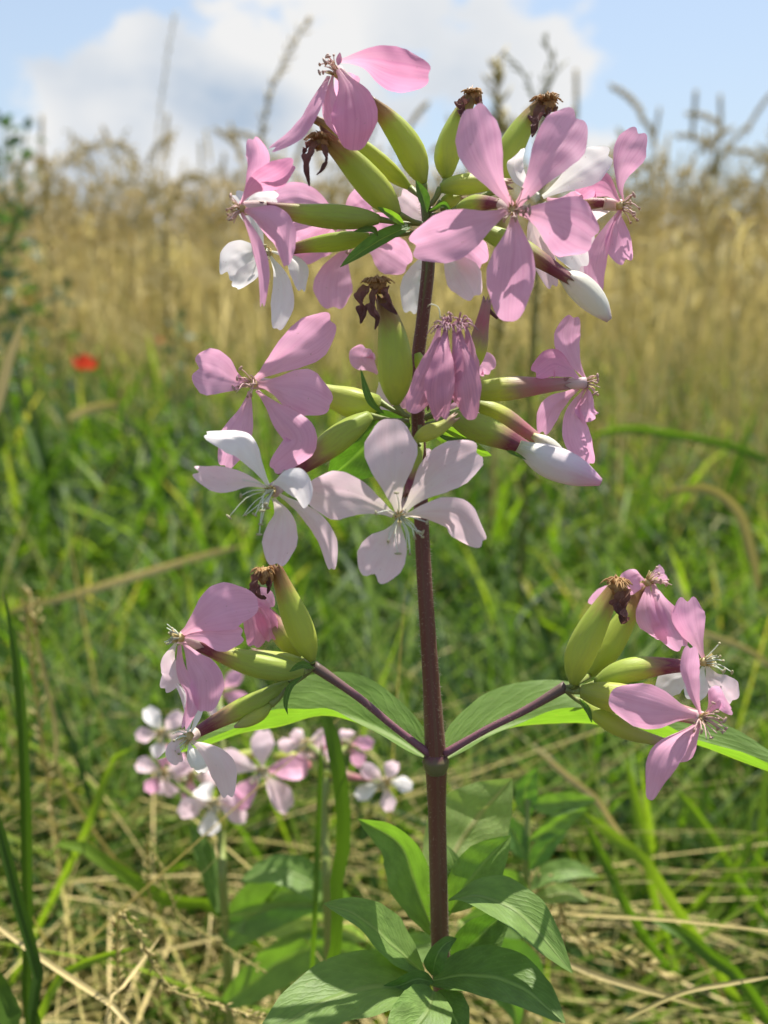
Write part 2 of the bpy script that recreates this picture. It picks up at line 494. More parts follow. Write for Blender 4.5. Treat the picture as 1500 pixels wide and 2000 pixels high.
def tube(P, rad, nseg=10, nv=None, teeth=0, ribs=0, capend=True, flat=1.0):
    """rad: list of radii spread evenly from the first to the last point"""
    nv = nv or max(8, 4 * len(rad))
    C = spline(P, nv + 1)
    T = unit(np.gradient(C, axis=0))
    S = np.zeros_like(C)
    s = np.cross(T[0], [0.13, .31, 1.0])
    s = unit(s)
    for k in range(nv + 1):
        s = unit(s - T[k] * (T[k] @ s)); S[k] = s
    B = np.cross(T, S)
    r = np.interp(np.linspace(0, 1, nv + 1), np.linspace(0, 1, len(rad)), rad)
    th = np.linspace(0, 2 * np.pi, nseg, endpoint=False)
    Th, I = np.meshgrid(th, np.arange(nv + 1))
    rr = r[I] * (1 + ribs * np.cos(5 * Th))
    pos = C[I] + S[I] * (np.cos(Th) * rr)[..., None] + B[I] * (np.sin(Th) * rr * flat)[..., None]
    if teeth:
        pos[-1] += T[-1] * (teeth * np.maximum(0, np.cos(5 * th / 2 * 2)))[:, None]
    pos = pos.reshape(-1, 3)
    uvv = np.stack([Th.ravel() / (2 * np.pi), (I / nv).ravel()], 1)
    F = []
    for a in range(nv):
        for b in range(nseg):
            b2 = (b + 1) % nseg
            F.append((a * nseg + b, a * nseg + b2, (a + 1) * nseg + b2, (a + 1) * nseg + b))
    F = np.array(F)
    if capend:
        n0 = len(pos)
        pos = np.vstack([pos, C[0], C[-1]])
        uvv = np.vstack([uvv, [.5, 0], [.5, 1]])
        caps = [(n0, (b + 1) % nseg, b, b) for b in range(nseg)]
        caps = []
        for b in range(0, nseg, 2):
            caps.append((n0, (b + 2) % nseg, (b + 1) % nseg, b))
            o = nv * nseg
            caps.append((n0 + 1, o + b, o + (b + 1) % nseg, o + (b + 2) % nseg))
        F = np.vstack([F, caps])
    return pos, F, uvv


def merge(parts):
    Vs, Fs, Us, n = [], [], [], 0
    for V, F, U in parts:
        Vs.append(V); Fs.append(F + n); Us.append(U); n += len(V)
    return np.vstack(Vs), np.vstack(Fs), np.vstack(Us)


def pts(seq, D):
    out = []
    for p in seq:
        dz = p[2] if len(p) > 2 else 0
        out.append(at(p[0], p[1], D + dz / 1000.0))
    return out


def cv(x, y, z):
    return unit(RGT * x + UPV * y + FWD * z)


# ------------------------------------------------------------------ plant parts
_seed = [0]


def nseed():
    _seed[0] += 1
    return _seed[0]


def petal(parent, D, seq, w, roll=0, cup=.18, notch=.06, mat=PINK, prof='petal', tipr=.17, ruf=.04, **kw):
    V, F, U = strip(pts(seq, D), pxm(w, D), prof, roll, cup, 0, notch, tipr, ruf, nu=12, nv=26, seed=nseed(), **kw)
    return mk('petal', V, F, mat, parent, U)


def stamens(parent, c, D, axis, n, length, mat=FILW, spread=.8, droop=.25, seed=None, name='stamens', thick=2.1, anther=True):
    rs = random.Random(seed if seed is not None else nseed() * 13)
    parts = []
    p0 = at(c[0], c[1], D)
    ax = cv(*axis)
    s1 = unit(np.cross(ax, UPV + .01 * RGT)); s2 = np.cross(ax, s1)
    for i in range(n):
        a = rs.uniform(0, 2 * math.pi); q = spread * math.sqrt(rs.uniform(.05, 1))
        d = unit(ax + s1 * math.cos(a) * q + s2 * math.sin(a) * q)
        L = pxm(length * rs.uniform(.6, 1.1), D)
        st = p0 + (s1 * math.cos(a) + s2 * math.sin(a)) * pxm(rs.uniform(2, 8), D)
        bend = (s1 * rs.uniform(-1, 1) + s2 * rs.uniform(-1, 1)) * .25 * L - UPV * droop * L
        m = st + d * L * .55; e = st + d * L + bend * .8
        r = pxm(thick, D) * .55
        V, F, U = tube([st, m, e], [r, r, r * .8], 5, 6)
        U[:, 1] *= .78
        parts.append((V, F, U))
        if anther and rs.random() < .75:
            t = unit(e - m); sd = unit(np.cross(t, rs.choice([UPV, RGT, FWD])))
            al = pxm(rs.uniform(4, 7), D)
            V, F, U = tube([e - sd * al, e, e + sd * al], [r * 1.2, r * 2.3, r * 2.3, r * 1.2], 6, 6)
            U[:, 1] = .9 + .1 * U[:, 1]
            parts.append((V, F, U))
    V, F, U = merge(parts)
    return mk(name, V, F, mat, parent, U)


def flower(plant, c, D, petals, label, mat=PINK, eye=None, scales=True, stam=None):
    f = empty('flower', at(c[0], c[1], D), plant, label)
    for p in petals:
        kw = dict(p[2]) if len(p) > 2 else {}
        kw.setdefault('mat', mat)
        petal(f, D, p[0], p[1], **kw)
    if stam: stamens(f, c, D - .0004, **stam)
    if eye:
        # the little two toothed scales round the throat
        rs = random.Random(nseed()); ax = cv(*eye); s1 = unit(np.cross(ax, UPV + .02 * RGT)); s2 = np.cross(ax, s1)
        parts = []
        p0 = at(c[0], c[1], D)
        for i in range(10):
            a = i * math.pi / 5 + rs.uniform(-.1, .1)
            o = s1 * math.cos(a) + s2 * math.sin(a)
            b = p0 + o * pxm(7, D)
            parts.append(tube([b, b + ax * pxm(8, D) + o * pxm(3, D), b + ax * pxm(15, D) + o * pxm(7, D)], [pxm(2.2, D), pxm(1.8, D), pxm(.5, D)], 4, 4))
        parts.append(tube([p0 + ax * pxm(-12, D), p0 + ax * pxm(3, D)], [pxm(6, D), pxm(9, D), pxm(7, D)], 10, 5))
        V, F, U = merge(parts)
        mk('throat_scales', V, F, EYE, f, U)
    return f


PODR = [.26, .70, .94, 1.0, .98, .91, .80, .66, .52, .40]
CALR = [.42, .72, .90, .98, 1.0, .92, .80, .68, .58, .50]
BUDR = [.38, .55, .80, .95, 1.0, .98, .90, .74, .50, .22]


HJOBS = []


def body(plant, D, seq, w, mat, name='seed_pod', rad=PODR, label=None, stalk=None, teeth=True, stalk_w=9):
    w *= .84 if name in ('seed_pod', 'calyx') else 1
    r = [pxm(w / 2, D) * x for x in rad]
    P = pts(seq, D)
    V, F, U = tube(P, r, 20, 24, teeth=pxm(14, D) if teeth else 0, ribs=.045)
    o = mk(name, V, F, mat, plant, U, org=P[0], label=label)
    if name in ('seed_pod', 'calyx') and w > 30 and D < .2:
        HJOBS.append((o, spline(P, 24), np.interp(np.linspace(0, 1, 24), np.linspace(0, 1, len(r)), r), int(w * 4), pxm(4.5, D)))
    if stalk is not None:
        Q = pts([stalk, (.5 * stalk[0] + .5 * seq[0][0], .5 * stalk[1] + .5 * seq[0][1] + 3, stalk[2] if len(stalk) > 2 else 0)], D)
        V, F, U = tube([Q[0], Q[1], P[0]], [pxm(stalk_w / 2, D)] * 2 + [pxm(stalk_w * .8, D)], 8, 8)
        mk('flower_stalk', V, F, PEDI, plant, U, org=Q[0])
    return o


def neck(parent, D, seq, w, mat=TUBEM):
    V, F, U = tube(pts(seq, D), [pxm(w / 2, D), pxm(w / 2.2, D), pxm(w / 2, D)], 12, 8)
    return mk('petal_tube', V, F, mat, parent, U)


def withered(parent, D, top, ribbons, tuft=16, tuftlen=26, axis=(0, 1, -.2)):
    for seq, w in ribbons:
        V, F, U = strip(pts(seq, D), pxm(w, D), 'shred', roll=(0, 70, -20), cup=.5, ruf=.55, tipr=.2, nu=8, nv=26, seed=nseed())
        mk('withered_petal', V, F, DARKW, parent, U)
    rc = at(top[0], top[1] + 16, D + .002); rt = at(top[0], top[1] - 6, D)
    V, F, U = tube([rc, .5 * (rc + rt) + RGT * pxm(3, D), rt], [pxm(9, D), pxm(15, D), pxm(17, D), pxm(13, D), pxm(6, D)], 22, 18, ribs=.2)
    rq = np.random.RandomState(nseed()); V = V + rq.normal(size=V.shape) * pxm(1.1, D)
    mk('withered_throat', V, F, TANW, parent, U)
    if tuft:
        stamens(parent, top, D, axis, tuft * 4, tuftlen, TANW, spread=1.7, droop=.75, name='withered_stamens', thick=2.4, anther=False)


def leaf(plant, D, seq, w, mat=LEAF, roll=0, fold=.3, cup=0, ruf=.05, prof='leaf', label=None, **kw):
    V, F, U = strip(pts(seq, D), pxm(w, D), prof, roll, cup, fold, 0, 0, ruf, nu=12, nv=30, seed=nseed(), **kw)
    return mk('leaf', V, F, mat, plant, U, org=V[6], label=label)


# ================================================================== MAIN PLANT
root = at(868, 1990, .186)
plant = empty('soapwort_plant', (root[0], root[1] + .01, 0), None,
              'tall pink flowered soapwort in sharp focus, dark red stem with two side branches', 'plant')

stem_px = [(872, 2060, 20), (866, 1960, 18), (860, 1850, 15), (856, 1700, 12), (853, 1560, 9), (851, 1480, 7), (842, 1330, 6),
           (832, 1180, 5), (824, 1040, 5), (818, 860, 5), (815, 720, 4), (826, 620, 3), (838, 500, 2), (834, 420, 1), (826, 370, 0)]
SP = pts(stem_px, .166)
SP = [np.array([SP[0][0] + .004, SP[0][1] + .012, 0.0]), SP[0] + [0.001, .004, -.12]] + SP
wid = [40, 38, 38, 38, 37, 36, 36, 44, 33, 30, 29, 27, 26, 25, 26, 24, 16]
rad = [pxm(w / 2, .166 + (0.018 if i < 4 else .006)) for i, w in enumerate(wid)]
# radii belong to the control points: resample by arc length
_C = np.array(SP); _s = np.r_[0, np.cumsum(np.linalg.norm(np.diff(_C, axis=0), axis=1))]; _s /= _s[-1]
radr = np.interp(np.linspace(0, 1, 60), _s, rad)
V, F, U = tube(SP, list(radr), 20, 100)
stem = mk('stem', V, F, STEM, plant, U, org=SP[0])
# node collar
nc = at(851, 1484, .173)
V, F, U = tube([at(853, 1512, .173), at(851, 1484, .173), at(850, 1462, .173)], [pxm(17, .172), pxm(24, .172), pxm(27, .172), pxm(22, .172), pxm(17, .172)], 18, 14)
mk('stem_node', V, F, gradient_mat('node_skin', [(0, (.12, .12, .05)), (.45, (.16, .15, .06)), (.7, (.15, .05, .06)), (1, (.11, .035, .04))], (.13, .12, .06), .5, transl=0), plant, U, org=nc)


def hairs(parent, C, rr, n, ln, name='stem_hair'):
    rs = np.random.RandomState(nseed())
    C = np.asarray(C)
    T = unit(np.gradient(C, axis=0))
    t = rs.uniform(0, len(C) - 1.001, n); i = t.astype(int); f = (t - i)[:, None]
    p = C[i] * (1 - f) + C[i + 1] * f
    tt = T[i]
    d = rs.normal(size=(n, 3)); d = unit(d - (d * tt).sum(1)[:, None] * tt)
    r = np.interp(t, np.arange(len(C)), rr)[:, None]
    b = p + d * r * .95
    L = (ln * rs.uniform(.4, 1.1, n))[:, None]
    e = b + d * L + tt * L * rs.uniform(-.5, .3, (n, 1))
    w = tt * ln * .05
    V = np.stack([b - w, b + w, e + w * .2, e - w * .2], 1).reshape(-1, 3)
    F = np.arange(4 * n).reshape(-1, 4)
    o = mk(name, V, F, HAIR, parent, org=ORG[parent.name], smooth=False)
    o['kind'] = 'stuff'
    return o


_D = spline(SP, 60)
hairs(stem, _D[20:], radr[20:], 6000, pxm(7, .17))

# side branches from the fork
for seq, D in (([(838, 1472, 0), (770, 1420, -1), (700, 1362, -2), (612, 1300, -3)], .172),
               ([(868, 1472, 0), (950, 1425, -1), (1030, 1385, -2), (1106, 1340, -3)], .172)):
    P = pts(seq, D)
    V, F, U = tube(P, [pxm(8, D), pxm(7, D), pxm(7, D), pxm(8, D), pxm(11, D)], 12, 24)
    b = mk('branch', V, F, BRANCH, plant, U, org=P[0])
    C = spline(P, 20); hairs(b, C, np.full(20, pxm(7, D)), 500, pxm(5, D), 'branch_hair')

# ---- top cluster: pods, calyxes
top = (836, 385)
body(plant, .160, [(828, 358, 2), (800, 290, 1), (760, 235, 0), (722, 198, -2)], 66, POD, label='plump yellow green seed pod under the topmost flower', stalk=(836, 400, 3))
body(plant, .157, [(778, 418, 2), (730, 365, 0), (680, 310, -2), (628, 262, -4)], 70, POD, label='long yellow green seed pod with a black withered flower', stalk=(838, 440, 5))
body(plant, .164, [(802, 368, 2), (735, 312, 1), (670, 262, 0), (614, 232, 0)], 44, POD, label='slim green pod behind with brown tip', stalk=(836, 392, 0))
body(plant, .155, [(738, 428, 3), (680, 424, 0), (600, 418, -2), (518, 406, -4)], 56, CALYX2, 'calyx', CALR, 'green calyx with dark purple upper tip pointing left', stalk=(830, 438, 8))
body(plant, .165, [(722, 462, 0), (670, 470, 0), (610, 478, 0), (560, 488, 0)], 44, CALYX2, 'calyx', CALR, 'lower green calyx pointing left with brown tip', stalk=(830, 450, 0))
body(plant, .166, [(872, 350, 0), (874, 300, 0), (895, 240, 0), (922, 184, 0)], 62, POD, label='upright green pod with brown dried tuft', stalk=(842, 400, 0))
body(plant, .170, [(975, 370, 0), (990, 310, 0), (1020, 250, 0), (1056, 200, 0)], 62, POD, label='leaning brown edged pod with frayed tan top', stalk=(860, 410, 0))
body(plant, .163, [(860, 368, 0), (895, 362, 0), (945, 358, 0), (990, 360, 0)], 48, GREENC, 'calyx', CALR, stalk=(838, 402, 0))
body(plant, .158, [(895, 408, 3), (925, 400, 0), (950, 397, -2), (975, 398, -4)], 42, CALYX, 'calyx', CALR, stalk=(842, 420, 7))
body(plant, .166, [(862, 395, 0), (880, 392, 0), (900, 384, 0)], 34, GREENC, 'calyx', CALR, stalk=(840, 412, 0))
body(plant, .158, [(930, 445, 4), (990, 472, 2), (1050, 505, 0), (1112, 545, -2)], 50, CALYX, 'calyx', CALR, 'brown striped calyx holding the white bud', stalk=(844, 420, 7))
b = body(plant, .157, [(1092, 530, 0), (1130, 560, 0), (1165, 595, 0), (1190, 626, 0)], 54, BUDW, 'flower_bud', BUDR, 'cream white closed bud pointing down right', teeth=False)
# pointed bracts
leaf(plant, .160, [(800, 442, 3), (755, 462, 0), (712, 488, -3), (664, 522, -5)], 34, WEED, roll=25, fold=.4, prof='leafwide', label='narrow pointed bright green bract leaf')
leaf(plant, .158, [(834, 415, 0), (826, 385, 0), (812, 352, 0)], 26, LEAFD, roll=10, fold=.5)
leaf(plant, .156, [(738, 462, 2), (725, 447, 0), (690, 452, 0)], 14, LEAFD, fold=.5)
leaf(plant, .155, [(790, 440, 2), (765, 420, 0), (737, 404, 0)], 18, LEAF, fold=.5)
leaf(plant, .158, [(838, 412, 0), (870, 400, 0), (888, 440, -2)], 12, LEAFD, fold=.5)

# ---- flower A, topmost
fA = flower(plant, (655, 140), .152, [
    ([(662, 120, 0), (712, 119, -2), (775, 136, -3), (842, 146, -4)], 78, dict(roll=(50, 8, -8), cup=-.3, notch=.03, mat=ROSE)),
    ([(660, 135, -1), (684, 175, -4), (694, 235, -5), (690, 294, -3)], 90, dict(roll=(10, -10), cup=-.35, notch=.0, mat=ROSE)),
    ([(650, 145, 0), (640, 190, -1), (645, 230, -1), (668, 268, 0)], 46, dict(roll=(20, 55), cup=-.3, mat=PINK)),
    ([(642, 148, 0), (612, 205, -3), (576, 260, -4), (524, 296, -5)], 40, dict(roll=(40, 55, 20), cup=-.3, notch=.08, mat=PINK, prof='slim')),
    ([(655, 130, 1), (672, 160, 4), (690, 190, 9)], 60, dict(cup=-.2))],
    'topmost pink flower nodding left with one petal stretched to the right', stam=dict(axis=(-.7, .5, -.4), n=12, length=36, mat=FILP, spread=.9), eye=(-.8, .5, -.3))
neck(fA, .153, [(725, 205, 5), (690, 170, 3), (658, 138, 0)], 24)
V, F, U = strip(pts([(660, 128, 0), (662, 115, 0), (664, 102, 0)], .150), pxm(12, .15), 'leaf', nu=4, nv=6); mk('bract_tip', V, F, MAUVE, fA, U)

# ---- flower B, left side view
fB = flower(plant, (468, 408), .150, [
    ([(470, 398, 0), (486, 356, -1), (502, 310, -2), (492, 266, -3)], 46, dict(roll=(70, 35, -25), cup=.35, notch=.05)),
    ([(470, 398, 0), (500, 366, -3), (545, 345, -4), (578, 318, -3)], 56, dict(roll=(60, 20, 40), cup=-.3, notch=.05, mat=ROSE)),
    ([(474, 408, 0), (508, 420, -4), (540, 455, -5), (558, 524, -4)], 66, dict(roll=(20, 25, 60), cup=-.5, notch=.03)),
    ([(470, 415, 0), (490, 460, -2), (510, 530, -3), (512, 604, -3)], 38, dict(roll=(60, 50, 40), cup=-.4, prof='slim')),
    ([(474, 402, 2), (500, 385, 5), (545, 388, 8)], 40, dict(roll=30, mat=WHITE))],
    'pink flower seen from the side at the left edge of the top cluster', stam=dict(axis=(-1, 0, -.2), n=14, length=28, mat=FILP, spread=1.3), eye=(-1, 0, -.1))
neck(fB, .151, [(522, 407, 0), (495, 405, 0), (470, 408, 0)], 28)
# ---- flower C white behind it
fC = flower(plant, (522, 492), .166, [
    ([(518, 490, 0), (490, 492, -2), (458, 508, -3), (438, 545, -3)], 66, dict(roll=(10, -20), cup=.4, notch=.14)),
    ([(528, 500, 0), (548, 540, -2), (552, 590, -2), (540, 646, -2)], 44, dict(roll=(10, -15), cup=.3, notch=.03)),
    ([(530, 490, 0), (562, 498, -2), (585, 520, -3), (590, 572, -3)], 42, dict(roll=(-20, -50), cup=-.4)),
    ([(515, 485, 0), (495, 430, 0), (470, 390, 0), (455, 376, 0)], 46, dict(roll=20)),
    ([(518, 495, 0), (505, 520, -3), (470, 555, -5), (458, 565, -6)], 40, dict(roll=30, cup=.4))],
    'white flower half hidden behind the pink one on the left', mat=WHITE, stam=dict(axis=(-.4, -.3, -1), n=9, length=28), eye=(-.4, -.2, -1))
# ---- flower D pink behind the left calyxes
flower(plant, (668, 432), .180, [
    ([(660, 425, 0), (620, 395, 0), (570, 384, 0), (528, 398, 0)], 56, dict(mat=PINK, roll=15)),
    ([(655, 438, 0), (620, 450, 0), (580, 470, 0), (548, 480, 0)], 72, dict(mat=PINK, roll=-10)),
    ([(672, 420, 0), (690, 400, 0), (730, 380, 0)], 50, {}),
    ([(665, 445, 0), (640, 480, 0), (600, 500, 0), (565, 512, 0)], 40, dict(roll=30)),
    ([(675, 436, 0), (700, 430, 3), (735, 425, 6)], 50, {})],
    'pink flower hidden behind the left pods')
# ---- flower E pink, below the pods
flower(plant, (690, 478), .184, [
    ([(685, 482, 0), (665, 510, -1), (652, 555, -2), (652, 606, -2)], 76, dict(notch=.05, cup=-.2)),
    ([(700, 478, 0), (735, 482, 0), (770, 500, 0), (800, 522, 0)], 76, dict(cup=.2, mat=PINK)),
    ([(690, 470, 1), (690, 440, 3), (700, 400, 5)], 60, {}),
    ([(680, 476, 0), (640, 470, 0), (600, 470, 0)], 60, {}),
    ([(705, 470, 0), (740, 450, 0), (770, 430, 0)], 60, {})],
    'pink flower below the left pods, facing away', mat=PINK, stam=dict(axis=(0, 0, -1), n=8, length=20, mat=FILP))
# ---- flower F blush behind the stem
flower(plant, (858, 465), .182, [
    ([(850, 455, 0), (835, 430, 0), (808, 402, 0), (778, 378, 0)], 62, dict(mat=BLUSH)),
    ([(848, 478, 0), (826, 520, -1), (808, 570, -2), (800, 616, -2)], 54, dict(mat=WHITE, cup=.25)),
    ([(866, 480, 0), (882, 510, -1), (908, 545, -2), (930, 584, -2)], 66, dict(mat=BLUSH, cup=.25)),
    ([(872, 468, 0), (900, 480, -1), (925, 500, -1), (945, 520, 0)], 64, dict(mat=PINK)),
    ([(862, 455, 1), (880, 425, 2), (905, 400, 4)], 60, dict(mat=BLUSH))],
    'pale blush flower behind the stem in the top cluster', mat=BLUSH, stam=dict(axis=(0, 0, -1), n=8, length=20))

# ---- flower G, big pink facing the camera
fG = flower(plant, (1002, 410), .145, [
    ([(1000, 402, 0), (968, 355, -1), (940, 290, -1), (922, 206, 1)], 90, dict(roll=(-5, -12), cup=.22, notch=.03, mat=PINK)),
    ([(1010, 402, 0), (1042, 355, -2), (1082, 290, -1), (1132, 222, 2)], 100, dict(roll=(0, 10), cup=.2, notch=.05, mat=PINK)),
    ([(990, 412, 0), (940, 434, -2), (875, 460, -2), (798, 484, 0)], 92, dict(roll=(10, 0), cup=.22, notch=.07, mat=PINK)),
    ([(1015, 412, 0), (1060, 420, -2), (1115, 440, -2), (1166, 470, 0)], 112, dict(roll=(0, -12), cup=-.22, notch=.07, mat=PINK)),
    ([(1004, 420, 0), (1004, 475, -3), (998, 550, -3), (994, 628, -1)], 92, dict(roll=(0, 8), cup=.2, notch=.0, mat=PINK))],
    'largest deep pink flower facing the viewer at upper right', stam=dict(axis=(0, .1, -1), n=14, length=44, mat=FILP, spread=1.1), eye=(0, .1, -1))
neck(fG, .146, [(975, 398, 9), (990, 404, 4), (1002, 410, 0)], 22)
# ---- flower H white behind G
flower(plant, (1062, 385), .162, [
    ([(1060, 385, 0), (1100, 360, -1), (1145, 330, -1), (1196, 300, 0)], 66, dict(mat=WHITE, cup=.2, roll=(0, 15))),
    ([(1052, 380, 0), (1010, 345, -1), (1004, 315, -1), (1022, 286, -3)], 34, dict(mat=WHITE, cup=.5, roll=(0, 40))),
    ([(1062, 395, 0), (1080, 440, -1), (1110, 480, -1), (1140, 528, 0)], 66, dict(mat=WHITE, roll=(0, -20))),
    ([(1055, 398, 0), (1040, 440, 0), (1060, 500, 0), (1082, 566, 0)], 44, dict(mat=BLUSH)),
    ([(1068, 388, 1), (1100, 400, 2), (1140, 395, 4)], 50, dict(mat=PINK))],
    'white flower mostly hidden behind the largest pink one', mat=WHITE)
# ---- flower I pink, far right, side view
fI = flower(plant, (1216, 402), .166, [
    ([(1216, 392, 0), (1208, 355, -1), (1220, 305, -2), (1252, 252, -2)], 66, dict(roll=(70, 30, 10), cup=.35, notch=.07)),
    ([(1212, 395, 0), (1190, 368, -1), (1160, 356, -1), (1128, 382, 0)], 56, dict(roll=(30, 0), cup=-.3, mat=ROSE)),
    ([(1212, 408, 0), (1185, 455, -1), (1165, 520, -2), (1168, 580, -2)], 44, dict(roll=(30, 20), cup=.3)),
    ([(1214, 410, 0), (1206, 440, -2), (1212, 480, -3), (1226, 516, -3)], 52, dict(roll=(40, 10), cup=.3, notch=.08)),
    ([(1214, 405, 0), (1180, 410, 3), (1140, 440, 6), (1130, 560, 8)], 56, dict(roll=-20, mat=BLUSH))],
    'pink flower seen edge on at the right end of the top cluster', stam=dict(axis=(1, 0, -.2), n=12, length=34, mat=FILP, spread=1.3), eye=(1, 0, -.2))
body(plant, .169, [(1068, 408, 0), (1110, 402, 0), (1150, 398, 0), (1184, 396, 0)], 38, CALYX, 'calyx', CALR, stalk=(860, 420, 0))
neck(fI, .168, [(1180, 398, 0), (1200, 400, 0), (1216, 402, 0)], 24)

# withered tufts on the top pods
for o, D, tp, rb, tl in (
        (0, .151, (622, 272), [([(622, 278, 0), (606, 300, -2), (600, 330, -2), (604, 364, -1)], 20), ([(630, 282, 0), (640, 305, -2), (630, 330, -2), (618, 342, -2)], 12), ([(612, 275, 0), (598, 290, 0), (590, 302, 0)], 14)], 26),
        (0, .165, (922, 182), [([(912, 190, 0), (905, 205, -1), (898, 228, -2)], 24), ([(932, 190, 0), (940, 205, -1), (940, 222, -1)], 14)], 16),
        (0, .169, (1066, 198), [([(1058, 205, 0), (1050, 235, -2), (1038, 268, -3)], 26), ([(1074, 210, 0), (1070, 230, -2), (1066, 250, -2)], 14), ([(1086, 208, 0), (1088, 225, 0), (1090, 238, 0)], 12)], 28)):
    w = empty('withered_flower', at(tp[0], tp[1], D), plant, 'dried brown flower remains')
    withered(w, D, tp, rb, 16, tl)

# ---- MIDDLE CLUSTER -------------------------------------------------
body(plant, .160, [(772, 790, 3), (772, 720, 1), (765, 650, 0), (748, 585, 0)], 82, POD, label='upright fat green pod with shrivelled dark flower on top', stalk=(800, 815, 3))
w = empty('withered_flower', at(738, 552, .159), plant, 'curly tan tuft with three hanging black brown petals')
withered(w, .158, (736, 552), [([(715, 558, 0), (706, 590, -2), (708, 612, -2), (704, 632, -2)], 26), ([(732, 565, -1), (728, 600, -3), (738, 620, -3), (732, 644, -3)], 20), ([(755, 560, 0), (758, 585, -2), (762, 600, -2), (776, 614, -2)], 22)], 26, 28)
body(plant, .166, [(738, 782, 2), (705, 790, 0), (660, 778, 0), (612, 760, 0)], 72, GREENC, 'calyx', CALR, 'rounded green calyx pointing left', stalk=(800, 815, 0))
body(plant, .160, [(722, 812, 3), (670, 850, 1), (620, 888, 0), (560, 930, -1)], 64, CALYX, 'calyx', CALR, 'purple tipped calyx of the white flower on the left', stalk=(800, 822, 4))
body(plant, .166, [(905, 740, 0), (930, 690, 0), (940, 640, 0), (950, 592, 0)], 44, PINKC, 'calyx', CALR, stalk=(830, 820, 0))
body(plant, .164, [(905, 764, 0), (960, 762, 0), (1030, 756, 0), (1100, 750, 0)], 56, PINKC, 'calyx', CALR, 'straight green calyx pointing right, pink at its end', stalk=(830, 815, 0))
body(plant, .160, [(880, 812, 2), (920, 830, 1), (975, 852, 0), (1035, 880, -1)], 66, CALYX, 'calyx', CALR, 'purple ended calyx holding the large bud', stalk=(830, 830, 3))
body(plant, .158, [(1012, 872, 0), (1065, 898, 0), (1120, 920, 0), (1173, 942, 0)], 66, BUDM, 'flower_bud', BUDR, 'large closed bud, white turning pink at its tip', teeth=False)
body(plant, .172, [(930, 788, 0), (965, 806, 0), (1010, 832, 0), (1052, 858, 0)], 48, PINKC, 'calyx', CALR, stalk=(836, 815, 0))
body(plant, .171, [(1040, 850, 0), (1062, 864, 0), (1085, 880, 0), (1106, 896, 0)], 30, BUDW, 'flower_bud', BUDR, 'small white bud behind the large bud', teeth=False)
body(plant, .154, [(812, 858, 2), (835, 846, 0), (860, 836, 0), (885, 818, 0)], 38, GREENC, 'calyx', CALR, stalk=(820, 872, 4))
body(plant, .157, [(822, 860, 3), (812, 900, 0), (802, 935, -2), (794, 965, -4)], 30, CALYX, 'calyx', CALR, stalk=(820, 830, 6))
body(plant, .162, [(815, 690, 0), (822, 710, 0), (836, 745, 0), (840, 790, 0)], 34, GREENC, 'calyx', CALR)
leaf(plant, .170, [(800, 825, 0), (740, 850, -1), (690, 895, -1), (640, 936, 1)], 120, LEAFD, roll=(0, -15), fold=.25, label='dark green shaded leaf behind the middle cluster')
leaf(plant, .170, [(830, 825, 2), (870, 845, 2), (910, 870, 2), (960, 890, 4)], 50, LEAF, roll=30, fold=.3)
leaf(plant, .157, [(750, 808, 2), (722, 780, 0), (704, 720, 0)], 16, LEAFD, fold=.5)
leaf(plant, .155, [(850, 845, 0), (880, 858, 0), (930, 862, 0)], 12, LEAFD, fold=.5)
leaf(plant, .155, [(990, 880, 2), (1010, 888, 0), (1028, 898, 0)], 9, LEAFD, fold=.5)

# flower J
fJ = flower(plant, (492, 748), .158, [
    ([(500, 740, 0), (540, 710, -2), (592, 672, -2), (652, 622, 0)], 84, dict(roll=(0, 10, 25), cup=.3, notch=.04, mat=PINK)),
    ([(484, 750, 0), (456, 744, -2), (420, 728, -2), (376, 716, 0)], 92, dict(roll=(0, -5), cup=.15, notch=.12, mat=PINK)),
    ([(505, 750, 0), (545, 755, -2), (600, 768, -3), (648, 792, -1)], 92, dict(roll=(0, -15), cup=-.22, notch=.02, mat=PINK)),
    ([(488, 765, 0), (478, 810, -2), (460, 860, -2), (436, 915, 0)], 60, dict(roll=(0, 25), cup=.25, notch=.04)),
    ([(502, 762, 0), (545, 805, -5), (585, 862, -7), (530, 920, -4)], 64, dict(roll=(0, 15, 40), cup=-.35, notch=.02))],
    'medium pink flower with five spread petals at the left of the middle cluster', stam=dict(axis=(-.5, .1, -1), n=13, length=34, mat=FILP, spread=.9), eye=(-.3, .1, -1))
neck(fJ, .160, [(606, 760, 6), (540, 752, 3), (494, 748, 0)], 24)
# flower K
fK = flower(plant, (530, 958), .150, [
    ([(524, 948, 0), (500, 905, -2), (468, 862, -3), (398, 846, -3)], 60, dict(roll=(0, 25, 50), cup=-.35, notch=.04, mat=WHITE)),
    ([(520, 952, 0), (480, 940, -2), (430, 936, -3), (374, 918, -3)], 50, dict(roll=(20, -30), cup=.4, notch=.1, mat=BLUSH)),
    ([(532, 945, 0), (548, 934, -4), (580, 948, -7), (598, 990, -8)], 58, dict(roll=(10, 20, 40), cup=-.4, notch=.0, mat=WHITE)),
    ([(534, 972, 0), (552, 1005, -2), (550, 1050, -3), (540, 1108, -2)], 68, dict(roll=(0, -10), cup=-.2, notch=.05, mat=BLUSH)),
    ([(545, 965, 0), (595, 1000, -2), (632, 1050, -3), (648, 1116, -2)], 46, dict(roll=(0, 35, 50), cup=-.35, notch=.03, mat=BLUSH))],
    'almost white flower at the lower left of the middle cluster, petals curling back', mat=BLUSH, stam=dict(axis=(-.8, -.5, -1), n=16, length=74, mat=FILW, spread=.7), eye=(-.3, -.2, -1))
neck(fK, .153, [(566, 926, 0), (550, 945, 0), (534, 958, -2)], 30)
